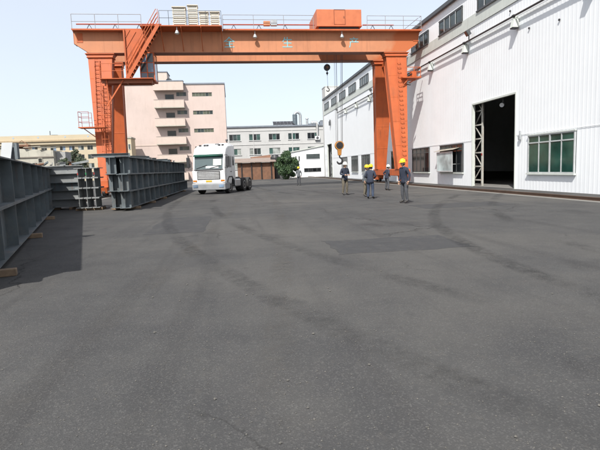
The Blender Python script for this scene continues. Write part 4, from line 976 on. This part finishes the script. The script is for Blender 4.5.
for i in range(16):        # offcuts thrown on top of the pale pile
    hx = -7.3-i*.27; kind_ = ['angle', 'plate', 'stub', 'pipe'][(i*7+i//3) % 4]; mt = [primer2, primer, rusty, primer2, concM][i % 5]
    o = thing('steel_offcut', '%s steel offcut from the right lying on the pale crosswise pile' % ordn[i], 'steel offcut', (hx, 25.35+rg.uniform(-.15, .45), 2.134), R(rg.uniform(-70, 70)), 'offcuts on the pale pile', local=True)
    l = rg.uniform(.3, .7); tl_ = rg.uniform(.02, .22)
    if kind_ == 'angle':
        MB().bar((-l/2, 0, .03), (l/2, 0, .03+tl_), .10, .012).build('lower_leg', mt, o); MB().bar((-l/2, .05, .09), (l/2, .05, .09+tl_), .012, .10).build('upper_leg', mt, o)
    elif kind_ == 'plate':
        MB().prism([(-l/2, .0), (l/2, .0), (l/2, .09), (l*.1, .14+tl_*.5), (-l/2, .11)], 'y', -.01, .01).build('upright_plate', mt, o); MB().box(-l/2, l/2, -.1, -.012, .0, .014).build('base_plate', mt, o)
    elif kind_ == 'stub':
        MB().box(-.09, .09, -l/2, l/2, 0, .012).build('bottom_flange', mt, o); MB().box(-.006, .006, -l/2, l/2, .012, .16).build('web', mt, o); MB().box(-.09, .09, -l/2, l/2, .16, .172).build('top_flange', mt, o)
    else:
        MB().tube((-l/2, 0, .06), (l/2, 0, .06+tl_*.4), .055, n=12).build('pipe', mt, o); MB().lathe((-l/2, 0, .06), [(.06, -.008), (.09, -.007), (.09, .007), (.06, .008)], 14, 'x').build('pipe_flange', mt, o)
# short beams with painted ends between the piles
for i, (mk, nm) in enumerate(((redmark, 'red'), (greenmark, 'green'), (redmark, 'second red'))):
    for lv in range(4):
        o = ibeam('short grey beam, layer %d, in the stack with %s painted end' % (lv+1, nm), (-7.0+i*.36, 23.6+.03*lv, .122+lv*.462), R(1), 1.1, .46, .32, primer2, 0, 'short beams with painted ends')
        if lv == 3: MB().box(-.022, .022, -.006, -.001, .14, .24).build('paint_mark', mk, o)
for i, yy in enumerate((23.85, 24.4)): timber_block(['front', 'rear'][i]+' timber bearer under the short painted-end beams', -6.65, yy, 1.2, 0, 'bearers')

# ------------------------------------------------------------------ truck
tk = thing('truck', 'white cab-over heavy truck facing the camera with green tinted windscreen top', 'truck', (-1.62, 35.0, 0), R(-20), local=True)
# local: front at y = 0, back +y, x across
prof_ = [(.02, .62), (.0, 1.0), (.02, 1.72), (.20, 2.78), (.42, 3.22), (.85, 3.42), (1.7, 3.50), (2.28, 3.46), (2.3, 3.0), (2.3, .95), (1.5, .95), (1.42, .62)]
s = MB(); s.prism(prof_, 'x', -1.2, 1.2); body = s.build('cab_body', truckwhite, tk, bev=.15, smooth=True); body.modifiers['bevel'].segments = 5; body.modifiers['bevel'].angle_limit = R(50)
def on_front(z):            # y of the cab front at height z
    for (ya, za), (yb2, zb2) in zip(prof_, prof_[1:]):
        if za <= z <= zb2: return ya+(yb2-ya)*(z-za)/(zb2-za)
    return 0
def front_panel(x0, x1, z0, z1, off, th=.02):
    a, b = on_front(z0), on_front(z1)
    return MB().add([(x0, a-off, z0), (x1, a-off, z0), (x1, a-off+th, z0), (x0, a-off+th, z0), (x0, b-off, z1), (x1, b-off, z1), (x1, b-off+th, z1), (x0, b-off+th, z1)], MB.HEX)
ws = front_panel(-1.05, 1.05, 1.76, 2.76, .012).build('windscreen', shield, tk)
front_panel(-1.06, 1.06, 2.58, 2.73, .02, .006).build('green_tint_strip', glass('green_strip', (.006, .085, .06), .15), ws)
front_panel(.35, .95, 2.02, 2.45, .016, .002).build('paper_notice', M('pale_paper', (.62, .62, .55), .8), ws)
front_panel(-.2, .75, 1.83, 1.97, .016, .002).build('painted_reflection', M('pale_reflection', (.6, .6, .6), .8), ws)  # pale strip painting a white reflection low in the windscreen
s = MB(); s.bar((-.9, on_front(1.85)-.04, 1.82), (-.1, on_front(2.05)-.04, 2.05), .025).bar((.1, on_front(1.85)-.04, 1.82), (.9, on_front(2.0)-.04, 2.0), .025); s.build('wiper', blackplastic, ws)
front_panel(-1.05, 1.05, 2.80, 2.86, .03, .03).build('visor_lip', truckwhite, tk)
MB().prism([(on_front(2.76)-.03, 2.77), (on_front(2.62)-.20, 2.66), (on_front(2.62)-.20, 2.685), (on_front(2.76)-.03, 2.80)], 'x', -1.08, 1.08).build('sun_visor', glass('tinted_visor', (.006, .06, .045), .2), tk)
gapM = M('panel_gap', (.03, .03, .03), .8)
front_panel(-1.15, 1.15, 1.655, 1.662, .012).build('panel_gap', gapM, tk)
for sg in (-1, 1):
    for ya_, yb_, za_, zb_ in ((.335, .345, .98, 2.66), (1.425, 1.435, .98, 2.66), (.345, 1.425, 2.65, 2.66)): MB().box(min(sg*1.199, sg*1.2035), max(sg*1.199, sg*1.2035), ya_, yb_, za_, zb_).build('panel_gap', gapM, tk)
lt = M('grey_lettering', (.30, .32, .34), .6)
s = MB()
for i in range(14):
    q_ = front_panel(-.78+i*.105, -.72+i*.105+.02*(i % 3), 2.96, 3.04, .006, .004); s.add(q_.v, q_.f)
tag(s.build('forehead_lettering', lt, tk), kind='stuff')
front_panel(-1.1, 1.1, 1.66, 1.745, .014).build('wiper_panel', blackplastic, tk)
front_panel(-.22, .22, .86, .98, .02).build('number_plate', M('plate_yellow', (.5, .34, .03), .5), tk)
front_panel(-.85, .85, 1.05, 1.62, .03, .05).build('grille', blackplastic, tk)
for i in range(5): front_panel(-.8, .8, 1.10+i*.1, 1.14+i*.1, .05, .03).build('grille_bar', truckwhite, tk)
s = MB(); s.prism([(-.12, .30), (-.14, .75), (-.02, .80), (.9, .80), (.9, .36)], 'x', -1.24, 1.24); s.build('bumper', M('grey_bumper', (.25, .26, .27), .5), tk, bev=.05)
for sg in (-1, 1):
    MB().prism([(-.015, .82), (-.015, 1.68), (.10, 1.68), (.16, .82)], 'x', min(sg*.98, sg*1.215), max(sg*.98, sg*1.215)).build('corner_deflector', truckwhite, tk, bev=.03)
    MB().box(min(sg*.9, sg*1.18), max(sg*.9, sg*1.18), -.028, -.016, .90, 1.0).build('indicator', M('amber_lens_'+('l' if sg < 0 else 'r'), (.5, .16, .01), .3), tk)
    MB().box(min(sg*1.02, sg*1.23), max(sg*1.02, sg*1.23), .30, .42, .42, .47).build('step', darksteel, tk)
    s = MB(); s.box(min(sg*.78, sg*1.14), max(sg*.78, sg*1.14), -.16, -.125, .48, .68); s.build('headlight', glassblue, tk, bev=.015)
    s = MB(); s.box(min(sg*1.2, sg*1.212), max(sg*1.2, sg*1.212), .42, 1.35, 1.85, 2.62); s.build('side_window', glassdark, tk)
    s = MB(); s.box(min(sg*1.2, sg*1.212), max(sg*1.2, sg*1.212), 1.62, 1.98, 1.98, 2.62); s.build('sleeper_window', glassdark, tk)
    s = MB(); s.box(min(sg*1.196, sg*1.207), max(sg*1.196, sg*1.207), .34, 1.42, .98, 1.80); dr = s.build('door', truckwhite, tk, bev=.006)
    s = MB(); s.bar((sg*1.225, 1.15, 1.55), (sg*1.225, 1.33, 1.55), .03, .05); s.build('handle', blackplastic, dr)
    s = MB(); s.box(min(sg*1.36, sg*1.58), max(sg*1.36, sg*1.58), -.10, .02, 1.90, 2.62); mr = s.build('mirror', blackplastic, tk, bev=.03)
    MB().path([(sg*1.2, .1, 2.70), (sg*1.45, -.04, 2.72), (sg*1.45, -.04, 2.62)], .02, 6).build('mirror_arm', blackplastic, mr)
    MB().path([(sg*1.2, .08, 1.86), (sg*1.45, -.04, 1.80), (sg*1.45, -.04, 1.9)], .02, 6).build('mirror_arm', blackplastic, mr)
    for yw, dbl in ((1.1, 0), (4.3, 1), (5.65, 1)):
        x0_ = sg*1.02
        s = MB(); s.lathe((x0_, yw, .52), [(.30, -.15), (.50, -.15), (.52, -.11), (.52, .11), (.50, .15), (.30, .15)], 28, 'x'); wh = s.build('wheel', rubber, tk)
        s = MB(); s.lathe((x0_+sg*.10, yw, .52), [(.31, -.03), (.31, .05), (.27, .055), (.15, .0), (.09, .05)] if sg > 0 else [(.09, -.05), (.15, 0), (.27, -.055), (.31, -.05), (.31, .03)], 20, 'x'); s.build('rim', chrome, wh)
        if dbl:
            s = MB(); s.lathe((x0_-sg*.33, yw, .52), [(.30, -.14), (.50, -.14), (.52, -.1), (.52, .1), (.50, .14), (.30, .14)], 28, 'x'); s.build('inner_tyre', rubber, wh)
    s = MB(); s.box(min(sg*.36, sg*.44), max(sg*.36, sg*.44), .9, 6.5, .66, .94); s.build('chassis_rail', darksteel, tk)
    s = MB(); s.box(min(sg*.6, sg*1.15), max(sg*.6, sg*1.15), 2.4, 3.5, .42, .98); s.build('fuel_tank', chrome, tk, bev=.08)
    s = MB(); s.prism([(.42, .62), (.46, .95), (.75, 1.22), (1.45, 1.22), (1.75, .95), (1.78, .62), (1.70, .62), (1.66, .92), (1.40, 1.14), (.8, 1.14), (.55, .92), (.5, .62)], 'x', min(sg*.86, sg*1.235), max(sg*.86, sg*1.235)); s.build('mudguard', blackplastic, tk)
s = MB(); s.box(-.4, .4, 4.6, 5.4, .96, 1.1); s.build('fifth_wheel', darksteel, tk, bev=.03)
s = MB(); s.box(-.358, .358, 2.5, 2.62, .7, .92).box(-.358, .358, 6.3, 6.42, .7, .92).box(-.95, .95, 4.25, 4.35, .46, .58).box(-.95, .95, 5.6, 5.7, .46, .58); s.build('cross_member', darksteel, tk)
for x in (-.85, -.5, -.3, .6, .85):
    s = MB(); s.box(x-.08, x+.08, .75, .86, 3.36, 3.50); s.build('marker_lamp', blackplastic, tk, bev=.02)
s = MB(); s.prism([(.95, 3.38), (2.22, 3.38), (2.22, 3.58), (1.6, 3.60)], 'x', -1.0, 1.0); s.build('roof_deflector', truckwhite, tk, bev=.08, smooth=True)
MB().tube((.3, .85, 3.50), (.3, 1.5, 3.56), .05, .03, n=10).build('air_horn', chrome, tk)

# ------------------------------------------------------------------ workers
navy = M('navy_work_jacket', (.020, .026, .045), .85, var=.25, scale=9, bump=.25, bscale=14)
greyw = M('grey_work_jacket', (.10, .11, .12), .85, var=.2, scale=9, bump=.25, bscale=14)
trous = M('dark_work_trousers', (.055, .058, .066), .85, var=.25, scale=9, bump=.25, bscale=12)
trb = M('blue_work_trousers', (.035, .05, .085), .85, var=.25, scale=9, bump=.3, bscale=12)
trk = M('khaki_work_trousers', (.11, .095, .07), .85, var=.25, scale=9, bump=.3, bscale=12)
eyeM = M('eye_dark', (.01, .01, .01), .3)
def worker(label, x, y, rz, H, helmet, jacket, pose='stand', bend=0.0, fat=1.0, tr=None):
    k = H/1.72
    t = thing('person', label, 'person', (x, y, 0), rz, 'workers under the crane', local=True)
    J = {'pel': (0, .01, .93), 'sp': (0, 0, 1.12), 'ch': (0, .01, 1.32), 'nk': (0, .015, 1.45), 'hd': (0, 0, 1.53)}
    rad = {'pel': (.155, .115), 'sp': (.145, .105), 'ch': (.165, .115), 'nk': (.062, .062), 'hd': (.06, .06)}
    E_ = [('pel', 'sp'), ('sp', 'ch'), ('ch', 'nk'), ('nk', 'hd')]
    for sg, n in ((-1, 'R'), (1, 'L')):
        if pose == 'point' and n == 'R': el, wr, pm = (-.36, -.12, 1.30), (-.40, -.36, 1.42), (-.41, -.44, 1.45)
        elif pose == 'hips': el, wr, pm = (sg*.40, .10, 1.17), (sg*.24, -.06, 1.02), (sg*.19, -.10, 1.0)
        elif pose == 'hold': el, wr, pm = (sg*.27, .02, 1.14), (sg*.14, -.24, 1.10), (sg*.08, -.30, 1.11)
        else: el, wr, pm = (sg*.27, .05, 1.13), (sg*.285, -.04, .90), (sg*.285, -.07, .82)
        J.update({'sh'+n: (sg*.185, .01, 1.385), 'el'+n: el, 'wr'+n: wr, 'pm'+n: pm,
                  'hp'+n: (sg*.095, .01, .88), 'kn'+n: (sg*(.115 if pose != 'hips' else .15), -.03, .49), 'an'+n: (sg*(.125 if pose != 'hips' else .19), .03, .10), 'to'+n: (sg*(.15 if pose != 'hips' else .22), -.15, .045)})
        rad.update({'sh'+n: (.075, .075), 'el'+n: (.055, .055), 'wr'+n: (.04, .04), 'pm'+n: (.036, .024), 'hp'+n: (.105, .105), 'kn'+n: (.075, .075), 'an'+n: (.06, .06), 'to'+n: (.046, .042)})
        E_ += [('ch', 'sh'+n), ('sh'+n, 'el'+n), ('el'+n, 'wr'+n), ('wr'+n, 'pm'+n), ('pel', 'hp'+n), ('hp'+n, 'kn'+n), ('kn'+n, 'an'+n), ('an'+n, 'to'+n)]
    def bd(p):              # lean the upper body forward
        p = Vector(p)
        if p.z > .93: d = p-Vector((0, .01, .93)); a = bend; p = Vector((0, .01, .93))+Vector((d.x, d.y*math.cos(a)-d.z*math.sin(a), d.z*math.cos(a)+d.y*math.sin(a)))
        return p
    keys = list(J); me = bpy.data.meshes.new('body'); me.from_pydata([bd(J[q])*k for q in keys], [(keys.index(a), keys.index(b)) for a, b in E_], [])
    o = bpy.data.objects.new('tmpbody', me); col.objects.link(o)
    sk = o.modifiers.new('skin', 'SKIN'); sk.use_smooth_shade = True
    for i, q in enumerate(keys):
        v = me.skin_vertices[0].data[i]; v.radius = tuple(r_*k*(fat if q in ('pel', 'sp', 'ch') else 1) for r_ in rad[q]); v.use_root = (q == 'pel')
    ss = o.modifiers.new('sub', 'SUBSURF'); ss.levels = 2; ss.render_levels = 2
    dg = bpy.context.evaluated_depsgraph_get(); bm2 = bpy.data.meshes.new_from_object(o.evaluated_get(dg)); bpy.data.objects.remove(o)
    B = MB(); jw = {n: bd(J[n])*k for n in keys}
    vs_ = [v.co.copy() for v in bm2.vertices]; fl_ = [tuple(p.vertices) for p in bm2.polygons]
    B.v = vs_; B.f = fl_
    for f in fl_:
        c = sum((vs_[i] for i in f), Vector())/len(f)
        mi = 0
        if c.z < .13*k: mi = 3
        elif c.z < .90*k and abs(c.x) < .24*k and not any((c-jw['pm'+n]).length < .13*k or (c-jw['wr'+n]).length < .1*k for n in 'LR'): mi = 1
        for n in 'LR':
            if (c-jw['pm'+n]).length < .075*k or ((c-jw['wr'+n]).length < .05*k and (c-jw['pm'+n]).length < (c-jw['el'+n]).length*.35): mi = 2
        if (c-jw['hd']).length < .085*k and c.z > jw['nk'].z+.03*k: mi = 2
        B.mi.append(mi)
    # fingers and thumbs, rooted in the palm
    B.cur = 2
    for n, sg in (('R', -1), ('L', 1)):
        wv, pv = jw['wr'+n], jw['pm'+n]; d = (pv-wv).normalized(); side = d.cross(Vector((sg*1.0, .1, 0)) if abs(d.z) > .5 else Vector((0, 0, 1))).normalized(); nrm = side.cross(d).normalized()
        if nrm.dot(Vector((-sg, 0, 0)) if abs(d.z) > .5 else Vector((0, 0, -1))) < 0: nrm = -nrm
        for i, l in enumerate((.075, .085, .08, .062)):
            r0 = pv+side*(.027-.018*i)*k+d*.012*k; p1_ = r0+d*l*.5*k+nrm*.008*k; p2_ = p1_+d*l*.36*k+nrm*.03*k
            B.tube(r0, p1_, .0095*k, .009*k, n=6).tube(p1_, p2_, .009*k, .007*k, n=6)
        r0 = pv-d*.03*k+side*.03*k; p1_ = r0+side*.03*k+d*.03*k+nrm*.01*k; p2_ = p1_+d*.032*k+nrm*.012*k
        B.tube(r0, p1_, .012*k, .0105*k, n=6).tube(p1_, p2_, .0105*k, .008*k, n=6)
    # head: skull, jaw, nose, ears, eyes, mouth
    hc = bd((0, -.012, 1.615))*k; nu, nv = 20, 14
    hv = []; hf = []
    for j in range(nv+1):
        ph_ = math.pi*j/nv
        for i in range(nu):
            th_ = 2*math.pi*i/nu; xx, yy, zz = math.sin(ph_)*math.sin(th_), -math.sin(ph_)*math.cos(th_), math.cos(ph_)
            sx, sy, sz_ = .078, .098, .115
            if zz < -.1: sx *= 1-.32*(-zz-.1); sy *= 1-.18*(-zz-.1)
            px_, py_, pz_ = xx*sx, yy*sy, zz*sz_
            if yy < -.3 and zz < -.55: py_ -= .012
            if yy < 0 and abs(xx) < .22 and -.38 < zz < .1: py_ -= .020*(1-abs(xx)/.22)*(1-abs(zz+.25)/.36 if abs(zz+.25) < .36 else 0)
            if yy < -.6 and .0 < zz < .25 and .2 < abs(xx) < .62: py_ += .007
            hv.append(hc+Vector((px_, py_, pz_))*k)
    for j in range(nv):
        for i in range(nu): hf.append((j*nu+i, j*nu+(i+1) % nu, (j+1)*nu+(i+1) % nu, (j+1)*nu+i))
    B.cur = 2; B.add(hv, hf)
    for sg in (-1, 1):
        B.cur = 2; B.lathe(hc+Vector((sg*.078, .01, -.01))*k, [(.012*k, -.012*k), (.028*k, -.006*k), (.026*k, .008*k), (.01*k, .012*k)], 8, 'x')
        B.cur = 4; B.lathe(hc+Vector((sg*.031, -.088, .008))*k, [(.004*k, -.006*k), (.012*k, 0), (.004*k, .006*k)], 8, 'y')
        B.box(*[v for pr2 in ((hc.x+(sg*.031-.018)*k, hc.x+(sg*.031+.018)*k), (hc.y-.096*k, hc.y-.086*k), (hc.z+.030*k, hc.z+.036*k)) for v in pr2])
    B.cur = 5; B.box(hc.x-.022*k, hc.x+.022*k, hc.y-.092*k, hc.y-.080*k, hc.z-.064*k, hc.z-.056*k); B.cur = 0
    b_ = B.build('body', [jacket, tr or trous, skinM, bootM, eyeM, M('lips', (.28, .12, .10), .6, var=0)], t, smooth=True)
    hb_ = MB(); hb_.lathe(hc+Vector((0, .012, -.035))*k, [(.070*k, -.045*k), (.086*k, -.02*k), (.088*k, .04*k), (.085*k, .075*k)], 16)
    vv = [v for v in hb_.v]; hb_.v = [Vector((v.x, max(v.y, hc.y-.035*k) if v.z < hc.z+.01*k else v.y, v.z)) for v in vv]; hb_.build('hair', hairM, t, smooth=True)
    # hard hat: shell, ridge and brim
    s = MB(); z0 = hc.z+.045*k
    n = 24; vs2 = []; fs2 = []
    pr3 = [(1.0, 0), (1.02, .03), (.96, .07), (.78, .105), (.5, .128), (.2, .138), (.02, .14)]
    for r_, h_ in pr3:
        for i in range(n):
            th_ = 2*math.pi*i/n; ridge = .006*(abs(math.sin(th_)) < .2)*(r_ < .99)
            vs2.append((hc.x+math.sin(th_)*.108*r_*k, hc.y-math.cos(th_)*.128*r_*k, z0+(h_+ridge)*k))
    for j in range(len(pr3)-1):
        for i in range(n): fs2.append((j*n+i, j*n+(i+1) % n, (j+1)*n+(i+1) % n, (j+1)*n+i))
    fs2.append(tuple((len(pr3)-1)*n+i for i in range(n)))
    s.add(vs2, fs2); hh = s.build('hard_hat', helmet, t, smooth=True)
    s = MB(); vs2 = []
    for e_, dz in ((0, .004), (1, -.004), (1, -.010), (0, -.004)):
        for i in range(n):
            th_ = 2*math.pi*i/n; fr = max(0, math.cos(th_)); r_ = 1+e_*(.10+.30*fr**2)
            vs2.append((hc.x+math.sin(th_)*.108*r_*k, hc.y-math.cos(th_)*.128*r_*k, z0+(dz-e_*.012*fr)*k))
    s.add(vs2, [(j*n+i, j*n+(i+1) % n, ((j+1) % 4)*n+(i+1) % n, ((j+1) % 4)*n+i) for j in range(4) for i in range(n)]); s.build('brim', helmet, hh)
    s = MB(); c_ = bd((0, .012, 1.425))*k; s.lathe(c_, [(.082*k, -.02*k), (.078*k, .03*k), (.07*k, .03*k), (.074*k, -.02*k)], 14); s.build('collar', jacket, t, smooth=True)
    s = MB(); n = 20; vs2 = []
    for fx, zz in ((.172, 1.02), (.178, .90), (.186, .80), (.178, .80), (.165, .92)):
        for i in range(n):
            th_ = 2*math.pi*i/n; w_ = 1+.03*math.sin(3*th_+zz*9)
            vs2.append(Vector((math.sin(th_)*fx*w_, .01-math.cos(th_)*fx*.76*w_, zz+.008*math.sin(2*th_)))*k)
    s.add(vs2, [(j*n+i, j*n+(i+1) % n, (j+1)*n+(i+1) % n, (j+1)*n+i) for j in range(4) for i in range(n)]); s.build('jacket_hem', jacket, t, smooth=True)
    return t
def at_px(px, Y): return P(px, 165, Y).x
worker('worker in navy jacket and yellow helmet standing in front of the right crane leg', at_px(404.5, 19.5), 19.5, R(-70), 1.77, helmY, navy, 'stand', R(7))
worker('worker with the larger yellow helmet of the pair left of the rear crane leg', at_px(370, 23), 23, R(150), 1.63, helmY, navy, 'hold', R(12), 1.12, trb)
worker('worker with yellow helmet, farther left of the pair by the rear crane leg', at_px(364.6, 24.8), 24.8, R(60), 1.60, helmY, greyw, 'stand', R(9), .96, trk)
worker('worker with cream white helmet between the two right crane legs', at_px(386.8, 30), 30, R(100), 1.57, helmW, navy, 'hips', R(8), 1.05)
worker('worker in dark clothes and white helmet just below the hook block', at_px(344.4, 27), 27, R(20), 1.79, helmW, navy, 'hold', R(4), 1.0, trk)
worker('distant worker with yellow helmet beside the dark tree', at_px(298.3, 45), 45, R(-30), 1.68, helmY, greyw, 'stand')
